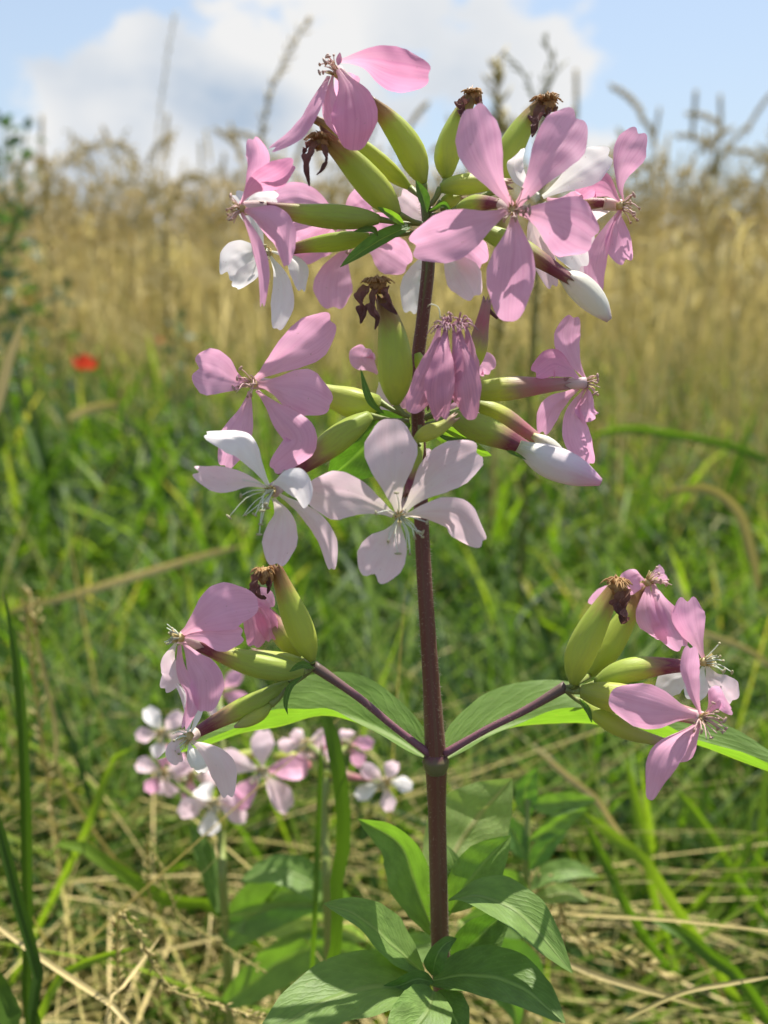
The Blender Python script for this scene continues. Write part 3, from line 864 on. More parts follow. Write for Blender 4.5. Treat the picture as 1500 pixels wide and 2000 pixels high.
# flower L
fL = flower(plant, (780, 1008), .147, [
    ([(778, 998, 0), (768, 950, -1), (764, 890, -1), (764, 818, 1)], 100, dict(roll=(0, 5), cup=.15, notch=.0)),
    ([(790, 998, 0), (820, 960, -1), (868, 915, -1), (940, 880, 1)], 92, dict(roll=(0, 10), cup=.2, notch=.05)),
    ([(768, 1006, 0), (730, 985, -1), (680, 968, -1), (598, 962, 1)], 92, dict(roll=(0, -8), cup=.15, notch=.02)),
    ([(790, 1008, 0), (835, 1000, -3), (895, 1008, -4), (948, 1062, -2)], 70, dict(roll=(40, 10, -20), cup=-.4, notch=.04)),
    ([(778, 1018, 0), (768, 1050, -2), (750, 1085, -3), (726, 1136, -3)], 94, dict(roll=(0, 10), cup=.3, notch=.12, curl=.12))],
    'pale blush flower facing the viewer in front of the stem', mat=BLUSH, stam=dict(axis=(.15, -.15, -1), n=14, length=70, mat=FILW, spread=1.5, droop=.1), eye=(0, 0, -1))
neck(fL, .149, [(794, 965, 8), (788, 990, 4), (780, 1008, 0)], 20)
# flower M
fM = flower(plant, (1146, 748), .165, [
    ([(1144, 740, 0), (1120, 695, -1), (1112, 655, -2), (1122, 614, -2)], 54, dict(roll=(40, 10), cup=-.3, notch=.05)),
    ([(1138, 745, 0), (1112, 720, -2), (1080, 706, -3), (1040, 732, -2)], 56, dict(roll=(40, 0), cup=-.3, mat=ROSE)),
    ([(1136, 755, 0), (1105, 775, 2), (1075, 800, 3), (1058, 850, 4)], 44, dict(roll=(20, 0), cup=.3)),
    ([(1142, 760, 0), (1122, 800, -2), (1128, 850, -3), (1154, 910, -2)], 50, dict(roll=(20, 0), cup=.3, notch=.03)),
    ([(1148, 755, 0), (1148, 785, -3), (1150, 805, -4), (1168, 812, -4)], 46, dict(roll=(50, 20), cup=.4))],
    'pink flower seen from behind its calyx at the right of the middle cluster', mat=PINK, stam=dict(axis=(1, .1, -.1), n=8, length=26, mat=FILP), eye=(1, .1, -.1))
neck(fM, .165, [(1095, 751, 0), (1120, 749, 0), (1144, 748, 0)], 24)
# flower N wilting
fN = flower(plant, (880, 632), .150, [
    ([(858, 636, 0), (845, 690, -2), (830, 740, -2), (802, 806, -2)], 62, dict(roll=(30, 20), cup=-.4, notch=.0, ruf=.1)),
    ([(872, 636, -1), (866, 700, -5), (858, 760, -6), (862, 826, -5)], 56, dict(roll=(-10, 10), cup=-.5, notch=.06, ruf=.12, mat=MAUVE)),
    ([(895, 634, 0), (900, 690, -3), (912, 750, -4), (922, 820, -3)], 58, dict(roll=(10, -20), cup=-.4, notch=.0, ruf=.1)),
    ([(884, 634, -1), (888, 690, -3), (878, 740, -3), (884, 790, -1)], 40, dict(roll=(30, 50), cup=-.5, ruf=.15)),
    ([(908, 630, 0), (918, 670, 2), (922, 720, 3), (934, 760, 4)], 40, dict(roll=(-40, -20), cup=-.4, ruf=.12))],
    'wilting mauve flower hanging straight down, petals folded together', mat=MAUVE, stam=dict(axis=(0, .6, -.6), n=30, length=32, mat=FILM, spread=2.2, droop=.6, anther=False))
stamens(fN, (866, 634), .149, (-.5, .5, -.6), 16, 26, FILM, spread=1.6, droop=.7, anther=False)
stamens(fN, (900, 630), .149, (.4, .6, -.6), 16, 28, FILM, spread=1.6, droop=.7, anther=False)
V, F, U = tube(pts([(860, 622, 0), (856, 600, 0), (840, 594, 0), (836, 600, 0)], .149), [pxm(1.2, .15)] * 3, 5, 10)
mk('style', V, F, FILW, fN, U)
# flower O behind the upright pod
flower(plant, (738, 735), .176, [
    ([(738, 730, 0), (722, 715, 0), (706, 700, 0), (716, 676, 0)], 52, dict(roll=20, mat=PINK)),
    ([(742, 745, 0), (746, 765, -1), (760, 785, -1), (778, 802, 0)], 50, dict(roll=20, mat=BLUSH)),
    ([(744, 735, 0), (770, 720, 0), (800, 700, 0)], 60, {}),
    ([(745, 742, 0), (780, 760, 0), (810, 790, 0)], 60, {})],
    'pink flower hidden behind the upright pod', mat=PINK)
# flower behind on the right of the wilting one
flower(plant, (905, 740), .178, [
    ([(908, 736, 0), (925, 722, 0), (945, 712, 0), (962, 726, 0)], 46, dict(mat=PINK, cup=-.3)),
    ([(902, 748, 0), (880, 770, 0), (850, 800, 0)], 50, dict(mat=PINK)),
    ([(908, 750, 0), (915, 790, 0), (925, 820, 0)], 50, dict(mat=PINK))],
    'small pink flower tucked behind the wilting one', mat=PINK)
flower(plant, (858, 905), .178, [
    ([(862, 898, 0), (885, 880, 0), (905, 862, 0), (930, 862, 0)], 50, dict(mat=PINK)),
    ([(862, 912, 0), (880, 930, 0), (890, 950, 0)], 46, dict(mat=BLUSH)),
    ([(850, 905, 0), (835, 900, 0), (815, 885, 0)], 46, dict(mat=BLUSH)),
    ([(862, 905, 0), (885, 905, 0), (915, 905, 0), (945, 900, 0)], 40, dict(mat=BLUSH))],
    'pink flower hidden behind the pale front flower', mat=PINK)
# dark anthers under G
body(plant, .166, [(945, 590, 0), (955, 606, 0), (972, 622, 0)], 12, DARKW, 'dry_stamen', [.6, .8, .6, .5], teeth=False)

# ---- LOWER LEFT CLUSTER ------------------------------------------------
nl = (612, 1300)
body(plant, .166, [(610, 1290, 2), (592, 1240, 1), (565, 1175, 0), (540, 1108, -1)], 66, POD, 'seed_pod', PODR, 'tall green pod with red edge on the left branch', stalk=(616, 1302, 3))
body(plant, .174, [(590, 1285, 0), (560, 1250, 0), (532, 1215, 0), (505, 1175, 0)], 52, PINKC, 'seed_pod', PODR, stalk=(614, 1303, -5))
body(plant, .162, [(590, 1312, 3), (540, 1306, 1), (470, 1290, 0), (398, 1264, -2)], 62, CALYX2, 'calyx', CALR, 'yellow green calyx pointing left from the left branch', stalk=(614, 1302, 6))
body(plant, .166, [(566, 1336, 1), (515, 1365, 0), (445, 1398, 0), (375, 1436, 0)], 50, CALYX, 'calyx', CALR, 'red tipped calyx pointing down left', stalk=(612, 1306, 3))
body(plant, .164, [(530, 1376, 0), (510, 1394, 0), (485, 1408, 0), (458, 1420, 0)], 26, GREENC, 'flower_bud', BUDR, 'tiny green bud', teeth=False, stalk=(560, 1345, 0))
body(plant, .168, [(600, 1300, 0), (560, 1290, 0), (500, 1275, 0)], 34, GREENC, 'calyx', CALR)
w = empty('withered_flower', at(512, 1115, .164), plant, 'brown shrivelled flower on the left branch pod')
withered(w, .163, (515, 1118), [([(506, 1120, 0), (500, 1140, -1), (504, 1158, -1), (520, 1170, 0)], 26), ([(520, 1120, 0), (528, 1138, 0), (522, 1160, 0)], 14)], 12, 24)
leaf(plant, .160, [(590, 1320, 0), (566, 1342, 0), (558, 1372, 0), (562, 1396, 0)], 14, LEAFD, fold=.5)
leaf(plant, .160, [(612, 1305, 0), (590, 1298, 0), (565, 1312, 0)], 16, LEAFD, fold=.5)
# flower P
fP = flower(plant, (348, 1245), .157, [
    ([(356, 1238, 0), (395, 1212, -3), (450, 1186, -4), (504, 1178, -2)], 92, dict(roll=(10, 10, 0), cup=-.28, notch=.0, mat=PINK)),
    ([(360, 1243, 0), (400, 1240, -1), (440, 1244, -1), (478, 1240, 0)], 58, dict(roll=(10, 0), cup=-.2, mat=PINK)),
    ([(358, 1255, 0), (378, 1290, -3), (400, 1330, -4), (400, 1392, -3)], 66, dict(roll=(20, 10), cup=-.3, notch=.02, mat=PINK)),
    ([(350, 1260, 0), (352, 1310, -2), (374, 1365, -3), (358, 1428, -2)], 36, dict(roll=(20, 50, 20), cup=-.35, prof='slim')),
    ([(344, 1255, 0), (332, 1285, 1), (338, 1320, 2), (318, 1350, 2)], 46, dict(roll=(10, 30), cup=.3, mat=BLUSH))],
    'pink flower facing left on the left branch', mat=PINK, stam=dict(axis=(-1, .25, -.4), n=12, length=30, mat=FILW, spread=1.0), eye=(-1, .2, -.3))
neck(fP, .159, [(402, 1264, 2), (375, 1252, 1), (350, 1245, 0)], 26)
# flower Q behind
fQ = flower(plant, (466, 1166), .172, [
    ([(470, 1170, 0), (486, 1195, 0), (500, 1230, 0), (494, 1266, 0)], 48, dict(mat=ROSE)),
    ([(474, 1168, 0), (500, 1180, 0), (520, 1210, 0), (532, 1254, 0)], 40, dict(mat=ROSE)),
    ([(468, 1164, 0), (490, 1160, 0), (515, 1170, 0), (530, 1190, 0)], 40, dict(mat=PINK)),
    ([(460, 1170, 0), (445, 1185, 0), (425, 1205, 0)], 40, dict(mat=PINK))],
    'hot pink flower behind on the left branch', mat=ROSE, stam=dict(axis=(-.3, 1, -.3), n=12, length=20, mat=FILP, spread=1.0))
# flower R
fR = flower(plant, (366, 1440), .158, [
    ([(366, 1434, 0), (366, 1400, -2), (358, 1365, -3), (342, 1334, -3)], 32, dict(roll=(40, 60), cup=.4, mat=WHITE, prof='slim')),
    ([(368, 1440, 0), (384, 1400, 0), (384, 1370, 0), (382, 1345, 0)], 30, dict(roll=(60, 60), mat=WHITE, prof='slim')),
    ([(372, 1446, 0), (400, 1462, -3), (432, 1500, -4), (446, 1562, -3)], 50, dict(roll=(0, 30), cup=-.35, mat=BLUSH)),
    ([(368, 1450, 0), (372, 1470, -2), (388, 1495, -3), (394, 1512, -2)], 40, dict(roll=(20, 30), cup=-.4, mat=WHITE)),
    ([(360, 1444, 0), (345, 1450, 0), (340, 1470, 0), (352, 1492, 0)], 34, dict(roll=20, mat=BLUSH))],
    'lowest pale lilac flower on the left branch, facing down', mat=BLUSH, stam=dict(axis=(-1, -.3, -.1), n=8, length=34), eye=(-.8, -.6, -.1))
neck(fR, .160, [(382, 1432, 2), (374, 1437, 1), (366, 1441, 0)], 26)

# ---- LOWER RIGHT CLUSTER -----------------------------------------------
body(plant, .166, [(1120, 1336, 2), (1132, 1280, 1), (1165, 1210, 0), (1206, 1138, 0)], 70, POD, label='fat green pod with brown papery top on the right branch', stalk=(1105, 1342, 2))
body(plant, .176, [(1150, 1320, 0), (1185, 1270, 0), (1220, 1210, 0), (1255, 1148, 0)], 60, POD, stalk=(1108, 1342, -6))
body(plant, .168, [(1165, 1334, 1), (1215, 1312, 0), (1275, 1302, 0), (1338, 1300, 0)], 56, CALYX, 'calyx', CALR, 'purple topped calyx pointing right from the right branch', stalk=(1106, 1345, 2))
body(plant, .162, [(1135, 1350, 3), (1190, 1360, 1), (1260, 1375, 0), (1345, 1396, -1)], 72, PINKC, 'calyx', CALR, 'yellow green calyx with red upper side on the right branch', stalk=(1106, 1348, 5))
body(plant, .166, [(1140, 1372, 2), (1180, 1402, 0), (1230, 1430, 0), (1290, 1448, 0)], 44, GREENC, 'calyx', CALR, stalk=(1106, 1350, 3))
w = empty('withered_flower', at(1210, 1140, .164), plant, 'tan curled stamens over a dark purple withered flower')
withered(w, .162, (1206, 1140), [([(1222, 1150, 0), (1218, 1175, -1), (1220, 1200, -1), (1216, 1220, 0)], 38), ([(1212, 1155, -2), (1210, 1180, -2), (1214, 1208, -2)], 20)], 14, 28)
leaf(plant, .160, [(1132, 1365, 0), (1148, 1385, 0), (1156, 1412, 0)], 12, LEAFD, fold=.5)
fS = flower(plant, (1268, 1134), .172, [
    ([(1262, 1134, 0), (1248, 1124, -1), (1232, 1135, -1), (1222, 1160, 0)], 46, dict(mat=PINK, cup=-.3)),
    ([(1266, 1140, 0), (1262, 1180, -3), (1275, 1220, -4), (1296, 1250, -3)], 56, dict(roll=(0, 15), cup=-.3)),
    ([(1274, 1138, 0), (1290, 1180, -4), (1312, 1225, -5), (1336, 1270, -4)], 62, dict(roll=(0, -20), cup=-.4)),
    ([(1262, 1140, 2), (1200, 1160, 6), (1150, 1185, 10)], 46, dict(mat=PINK)),
    ([(1270, 1130, 1), (1285, 1125, 4), (1300, 1120, 8)], 40, {})],
    'upper pink flower on the right branch, petals hanging', stam=dict(axis=(.8, .5, -.3), n=10, length=38, mat=FILP, spread=.8), eye=(.6, .7, -.2))
fT = flower(plant, (1378, 1292), .168, [
    ([(1374, 1284, 0), (1360, 1245, -1), (1346, 1205, -2), (1342, 1162, -2)], 62, dict(roll=(30, 0), cup=-.2, notch=.1)),
    ([(1368, 1296, 0), (1340, 1318, 1), (1310, 1332, 2), (1286, 1362, 2)], 50, dict(mat=WHITE)),
    ([(1380, 1300, 0), (1392, 1325, -1), (1410, 1345, -1), (1434, 1372, 0)], 60, dict(mat=BLUSH, cup=-.2)),
    ([(1374, 1302, 0), (1362, 1340, 0), (1350, 1370, 0)], 46, dict(mat=WHITE))],
    'rear pink flower on the right branch with long stamens', stam=dict(axis=(.9, .3, -.1), n=9, length=44, mat=FILW, spread=.8), eye=(1, .2, -.2))
fU = flower(plant, (1372, 1402), .152, [
    ([(1362, 1398, 0), (1315, 1390, -2), (1255, 1380, -2), (1190, 1362, 0)], 88, dict(roll=(0, -10), cup=-.25, notch=.0)),
    ([(1368, 1394, 0), (1352, 1350, -1), (1342, 1305, -2), (1350, 1258, -3)], 46, dict(roll=(20, 50, 10), cup=.4)),
    ([(1364, 1412, 0), (1318, 1450, -4), (1286, 1495, -5), (1268, 1562, -4)], 58, dict(roll=(30, 20, 10), cup=-.3, notch=.0, prof='slim')),
    ([(1380, 1396, 0), (1394, 1372, -1), (1410, 1362, -1), (1432, 1390, 0)], 52, dict(roll=(0, -20), cup=-.3, notch=.08)),
    ([(1368, 1412, 1), (1348, 1440, 3), (1325, 1462, 5), (1300, 1478, 7)], 56, {})],
    'front pink flower on the right branch, one petal hanging down', stam=dict(axis=(.3, .1, -1), n=16, length=40, mat=FILP, spread=1.3), eye=(.3, .1, -1))
neck(fU, .155, [(1335, 1394, 4), (1355, 1398, 0), (1370, 1402, -3)], 26)

for hj in HJOBS: hairs(*hj[:5], 'fine_hair')
# ---- LEAVES -------------------------------------------------------------
# the pair at the fork, nearly level, seen from a little above
UPW = np.array([0, 0, 1.0])
leaf(plant, .174, [(838, 1486, -1), (760, 1440, 6), (650, 1400, 13), (490, 1430, 13), (308, 1484, 8)], 172, LEAF, roll=(58, 62, 60), fold=.75, ruf=.10, prof='leafwide',
     label='large leaf below the left branch, its near edge glowing in the sun')
leaf(plant, .174, [(866, 1486, -1), (940, 1442, 5), (1060, 1412, 11), (1250, 1430, 12), (1420, 1476, 8), (1600, 1545, 2)], 178, LEAF, roll=(-60, -64, -60), fold=.75, ruf=.10, prof='leafwide',
     label='large leaf below the right branch reaching out of the frame')
# lower leaves round the stem
leaf(plant, .196, [(862, 1745, 0), (885, 1670, 4), (930, 1600, 8), (1000, 1520, 10)], 165, LEAFP, roll=(0, 12), fold=.15, label='large pale green leaf behind the stem', ruf=.08)
leaf(plant, .184, [(850, 1830, 0), (815, 1740, 2), (780, 1650, 4), (700, 1600, 8)], 100, LEAF, roll=(-20, -30), fold=.5)
leaf(plant, .182, [(880, 1780, 0), (910, 1730, 0), (950, 1680, 2), (998, 1632, 4)], 100, LEAF, roll=(10, 20), fold=.4, label='upright grey green leaf right of the stem')
leaf(plant, .176, [(876, 1760, 0), (940, 1752, -4), (1020, 1790, -8), (1118, 1900, -14)], 104, LEAF, roll=(-45, -25), fold=.4, label='leaf bending out and down to the right of the stem')
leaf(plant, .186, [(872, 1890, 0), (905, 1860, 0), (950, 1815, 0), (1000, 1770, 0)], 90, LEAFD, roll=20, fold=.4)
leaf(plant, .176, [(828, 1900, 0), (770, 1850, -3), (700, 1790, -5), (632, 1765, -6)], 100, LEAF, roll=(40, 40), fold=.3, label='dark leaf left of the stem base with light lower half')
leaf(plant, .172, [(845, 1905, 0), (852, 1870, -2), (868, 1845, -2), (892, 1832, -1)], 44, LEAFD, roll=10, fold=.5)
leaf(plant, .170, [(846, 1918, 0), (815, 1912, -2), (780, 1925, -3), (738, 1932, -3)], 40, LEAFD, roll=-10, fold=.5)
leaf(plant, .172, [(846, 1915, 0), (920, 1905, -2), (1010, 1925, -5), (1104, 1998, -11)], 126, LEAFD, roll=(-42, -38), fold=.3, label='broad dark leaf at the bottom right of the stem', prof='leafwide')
leaf(plant, .170, [(842, 1930, 0), (760, 1925, -3), (650, 1950, -6), (500, 2030, -14)], 150, LEAF, roll=(40, 36), fold=.22, label='broad sunlit leaf at the bottom left of the stem', prof='leafwide')
leaf(plant, .168, [(846, 1935, 0), (835, 1975, -6), (800, 2020, -11), (760, 2080, -17)], 110, LEAF, roll=0, fold=.25, prof='leafwide')
leaf(plant, .172, [(856, 1935, 0), (880, 1975, -4), (910, 2030, -6)], 70, LEAFD, roll=0, fold=.25)
leaf(plant, .188, [(862, 1800, 0), (880, 1730, 0), (885, 1690, 0), (872, 1650, 2)], 50, LEAFD, roll=20, fold=.4)

# ================================================================== OTHER SOAPWORTS BEHIND
def small_flower(plant, c, D, r, mats, rot=0, tilt=.8, n=5, curl=0, label=None, pts_out=None):
    seqs = []
    for k in range(n):
        a = rot + k * 2 * math.pi / n + random.uniform(-.15, .15)
        rr = r * 1.32 * random.uniform(.9, 1.1)
        x, y = math.cos(a), math.sin(a)
        dz = pxm(r, D) * 1000
        seqs.append(([(c[0] + x * 4, c[1] + y * 4, 0), (c[0] + x * rr * .5, c[1] + y * rr * .5 * tilt, -dz * .15), (c[0] + x * rr, c[1] + y * rr * tilt + curl, dz * .1)],
                     r * .70, dict(mat=mats[k % len(mats)], cup=random.choice([.25, -.25]), notch=.06, roll=random.uniform(-25, 25))))
    return flower(plant, c, D, seqs, label, stam=dict(axis=(0, 0, -1), n=7, length=r * .3), eye=(0, 0, -1))


def bg_plant(label, base_px, D, fl, stems, pods, leaves):
    b = at(base_px[0], base_px[1], D)
    p = empty('soapwort_plant', (b[0], b[1], 0), None, label, 'plant')
    S = [np.array([b[0], b[1], 0.0])] + pts(stems[0], D)
    V, F, U = tube(S, [.0022, .002, .0018, .0014], 10, 30)
    mk('stem', V, F, PEDI, p, U, org=S[0])
    for s in stems[1:]:
        V, F, U = tube(pts(s, D), [.0012, .001, .0009], 8, 14); mk('branch', V, F, PEDI, p, U)
    for f in fl:
        small_flower(p, f[0], D + f[1], f[2], f[3], rot=f[4], tilt=f[5] if len(f) > 5 else .85, curl=f[6] if len(f) > 6 else 0, label=f[7] if len(f) > 7 else None)
    for s, w, m in pods:
        body(p, D, s, w, m, 'calyx', CALR)
    for s, w, m, ro in leaves:
        leaf(p, D, s, w, m, roll=ro, fold=.25, prof='leafwide')
    return p


random.seed(11)
bg_plant('blurred soapwort with white and pale pink flowers low on the left behind', (430, 1850), .30,
         [((318, 1432), 0, 46, [BLUSH, WHITE], .4, .9, 0, 'white blurred flower farthest left'),
          ((318, 1508), .004, 46, [BLUSH, PINK], 1.0, .9),
          ((370, 1512), .012, 52, [BLUSH, PINK], .2, .9),
          ((418, 1568), -.01, 60, [BLUSH, WHITE], .5, .6, 14, 'pale flower with petals curled down, lowest of the blurred ones'),
          ((512, 1505), -.01, 70, [BLUSH, PINK], -1.5, .95, 0, 'blurred five petalled pale pink flower'),
          ((428, 1350), .02, 46, [PINK, BLUSH], .5, .9)],
         [[(440, 1800), (435, 1700), (430, 1560, 4), (440, 1480, 4)], [(430, 1600), (380, 1560), (330, 1520)], [(432, 1580), (470, 1540), (510, 1510, -8)], [(438, 1500), (430, 1400, 10), (428, 1355, 18)],
          [(436, 1490, 4), (380, 1470, 3), (330, 1450)], [(440, 1560), (560, 1520), (600, 1490)]],
         [([(450, 1510), (470, 1480), (500, 1470)], 34, GREENC), ([(535, 1478), (570, 1480), (625, 1508)], 30, PINKC), ([(440, 1620), (430, 1600), (420, 1575)], 26, GREENC)],
         [([(440, 1840), (520, 1760), (600, 1740), (700, 1770)], 110, LEAF, 20), ([(440, 1800), (540, 1790), (640, 1800), (720, 1840)], 80, LEAFP, 30),
          ([(435, 1790), (420, 1740), (400, 1680), (370, 1610)], 62, LEAFD, 40), ([(440, 1960), (560, 1870), (640, 1850), (740, 1880)], 90, LEAF, 25)])
bg_plant('blurred soapwort with pale flowers just left of the main stem', (640, 1800), .285,
         [((752, 1528), 0, 44, [BLUSH, WHITE], -1.2, .9, 6, 'white blurred flower right beside the main stem'),
          ((600, 1452), .01, 44, [BLUSH], .5, .5), ((678, 1455), .01, 42, [PINK, BLUSH], .9, .7, 10)],
         [[(640, 1780), (636, 1680), (632, 1580), (640, 1500)], [(640, 1520), (690, 1522), (745, 1528)], [(640, 1500), (620, 1470), (602, 1455, 8)], [(640, 1500), (660, 1475), (676, 1458, 8)]],
         [([(600, 1506), (650, 1510), (725, 1525)], 24, PINKC), ([(622, 1520), (618, 1500), (612, 1480)], 24, GREENC)],
         [([(640, 1760), (600, 1720), (540, 1700), (470, 1720)], 70, LEAF, 20)])


def herb(label, base, D, lv, name='leafy_weed'):
    b = at(base[0], base[1], D)
    p = empty(name, (b[0], b[1], 0), None, label, 'weed')
    tops = at(lv[0][0][0][0], lv[0][0][0][1], D)
    V, F, U = tube([np.array([b[0], b[1], 0]), b * [1, 1, .7] + [0, 0, .05], tops], [.002, .0016, .001], 8, 16)
    mk('stem', V, F, PEDI, p, U, org=(b[0], b[1], 0))
    for s, w, m, ro in lv: leaf(p, D, s, w, m, roll=ro, fold=.3)
    return p


herb('bright green leafy weed right of the main stem behind the pale leaf', (1030, 1760), .28,
     [([(1030, 1560), (1060, 1570), (1110, 1565), (1165, 1562)], 46, LEAF, 10), ([(1030, 1600), (1025, 1560), (1030, 1530), (1050, 1500)], 50, WEED, 20),
      ([(1035, 1640), (1070, 1620), (1110, 1590), (1150, 1580)], 46, LEAF, 30), ([(1030, 1680), (1010, 1640), (990, 1610), (960, 1600)], 50, WEED, 10),
      ([(1035, 1700), (1060, 1660), (1080, 1640), (1110, 1620)], 40, WEED, 10), ([(1035, 1740), (1070, 1710), (1120, 1700), (1170, 1712)], 44, LEAF, -20),
      ([(1035, 1760), (1075, 1750), (1110, 1745), (1150, 1760)], 40, LEAFP, -20), ([(1030, 1740), (1000, 1720), (970, 1720), (930, 1740)], 44, LEAF, -20)])
herb('low clump of broad leaves behind the stem base', (900, 1880), .25,
     [([(900, 1800), (960, 1790), (1020, 1800), (1080, 1840)], 70, LEAF, 10), ([(900, 1830), (960, 1850), (1030, 1880), (1060, 1930)], 70, WEED, 10),
      ([(900, 1840), (820, 1850), (740, 1870), (690, 1900)], 60, LEAF, 0), ([(905, 1850), (940, 1880), (1000, 1960), (1010, 2010)], 60, WEED, 10)])

# ================================================================== GROUND
def grid_ground():
    rs = np.random.RandomState(3)
    r = np.concatenate([np.linspace(0, 1.5, 16)[:-1], np.geomspace(1.5, 5000, 60)])
    xs = np.concatenate([-r[::-1], r[1:]])
    X, Y = np.meshgrid(xs, xs)
    Z = .012 * np.sin(X * 3.1 + 1) * np.cos(Y * 2.7) + .006 * np.sin(X * 9 + Y * 7)
    Z *= np.exp(-np.hypot(X, Y) / 30)
    Z -= .012
    V = np.stack([X.ravel(), Y.ravel(), Z.ravel()], 1)
    n = len(xs)
    i = (np.arange(n - 1)[:, None] * n + np.arange(n - 1)[None]).ravel()
    return V, np.stack([i, i + 1, i + n + 1, i + n], 1)


m, N, L = mat_base('ground_litter')
g = N.new('ShaderNodeNewGeometry')
n1 = N.new('ShaderNodeTexNoise'); n1.inputs['Scale'].default_value = 14; n1.inputs['Detail'].default_value = 8
L.new(g.outputs['Position'], n1.inputs['Vector'])
r1 = ramp(N, [(.3, (.02, .02, .01)), (.5, (.05, .042, .02)), (.72, (.13, .10, .05))]); L.new(n1.outputs[0], r1.inputs[0])
sp = N.new('ShaderNodeSeparateXYZ'); L.new(g.outputs['Position'], sp.inputs[0])
mr = N.new('ShaderNodeMapRange'); mr.inputs['From Min'].default_value = 2; mr.inputs['From Max'].default_value = 5
L.new(sp.outputs['Y'], mr.inputs['Value'])
gc = mixc(N, L, mr.outputs[0], r1.outputs[0], (.32, .27, .13))
GROUND = finish(m, N, L, gc, 0, rough=.95, bump=(n1.outputs[0], .8, .02), spec=.1)
V, F = grid_ground()
o = mk('ground', V, F, GROUND, None)
tag(o, None, None, None, 'structure')


# ------------------------------------------------------------------ grass
def blades(N_, xy, h, w, lean_dir, lean, curl, tint, nseg=5, rs=None, fold=.35, z0=None, tiptint=.1):
    """3-vertex wide folded ribbons that rise, lean and arch over"""
    t = np.linspace(0, 1, nseg + 1)[None, :, None]
    d = np.stack([np.cos(lean_dir), np.sin(lean_dir), np.zeros(N_)], 1)[:, None]
    L_ = h[:, None, None]
    th = (lean[:, None, None] + curl[:, None, None] * t)          # angle from vertical along the blade
    dt = 1.0 / nseg
    ce = np.cumsum(np.cos(th) * L_ * dt, 1) - np.cos(th) * L_ * dt
    se = np.cumsum(np.sin(th) * L_ * dt, 1) - np.sin(th) * L_ * dt
    base = np.zeros((N_, 1, 3)); base[:, 0, :2] = xy
    if z0 is not None: base[:, 0, 2] = z0
    C = base + d * se + np.array([0, 0, 1.0]) * ce
    side_a = lean_dir + np.pi / 2 + rs.uniform(-.7, .7, N_)
    S = np.stack([np.cos(side_a), np.sin(side_a), rs.uniform(-.3, .3, N_)], 1)[:, None]
    wp = np.interp(t[0, :, 0], [0, .35, .75, 1], [.7, 1, .7, .05])[None, :, None] * w[:, None, None] / 2
    nrm = np.cross(d, np.array([0, 0, 1.0]))
    upv = np.cross(S, np.array([0, 0, 1.0])[None, None]) * .0 + np.array([0, 0, 1.0]) * np.sin(th) + (-d) * np.cos(th)
    Vv = np.stack([C - S * wp + upv * wp * fold, C, C + S * wp + upv * wp * fold], 2)     # N, seg+1, 3, 3
    Vv[..., 2] = np.maximum(Vv[..., 2], 0.001)
    V = Vv.reshape(-1, 3)
    k = nseg + 1
    b = (np.arange(N_) * k * 3)[:, None, None] + (np.arange(nseg) * 3)[None, :, None] + np.arange(2)[None, None]
    b = b.ravel()
    F = np.stack([b, b + 1, b + 4, b + 3], 1)
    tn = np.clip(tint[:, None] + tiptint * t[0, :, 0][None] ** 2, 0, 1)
    tn = np.repeat(tn[:, :, None], 3, 2).ravel()
    return V, F, tn


def cam_blocks(xy, h, lean_dir, lean):
    """blades that would stand in front of the plant: their top would cross the view nearer than the plant's back"""
    x, y = xy[:, 0], xy[:, 1]
    tipx = x + np.cos(lean_dir) * np.sin(lean) * h * .8
    tipy = y + np.sin(lean_dir) * np.sin(lean) * h * .8
    tipz = h * np.cos(lean * .7)
    bad = np.zeros(len(x), bool)
    for f in (.35, .6, .8, 1.0):
        px_, py_, pz_ = x + (tipx - x) * f, y + (tipy - y) * f, tipz * f
        v = np.stack([px_, py_, pz_], 1) - CAM
        dep = v @ FWD
        sx = 750 + 1000 * (v @ RGT) / np.maximum(dep, .01) / K
        sy = 1000 - 1000 * (v @ UPV) / np.maximum(dep, .01) / K
        lim = np.where((sx > 230) & (sx < 1500), .245, .23)
        bad |= (dep < lim) & (dep > 0) & (sx > -250) & (sx < 1750) & (sy < 2350)
        bad |= (dep < .06)
    return bad


def scatter(rs, n, r0, r1, p=1.0, spread=.62, pad=.22):
    """positions in the wedge seen by the camera; p=1 keeps the number per metre of distance constant"""
    r = r0 + (r1 - r0) * rs.uniform(0, 1, n) ** p
    x = rs.uniform(-1, 1, n) * (spread * r + pad)
    return np.stack([x, r], 1)


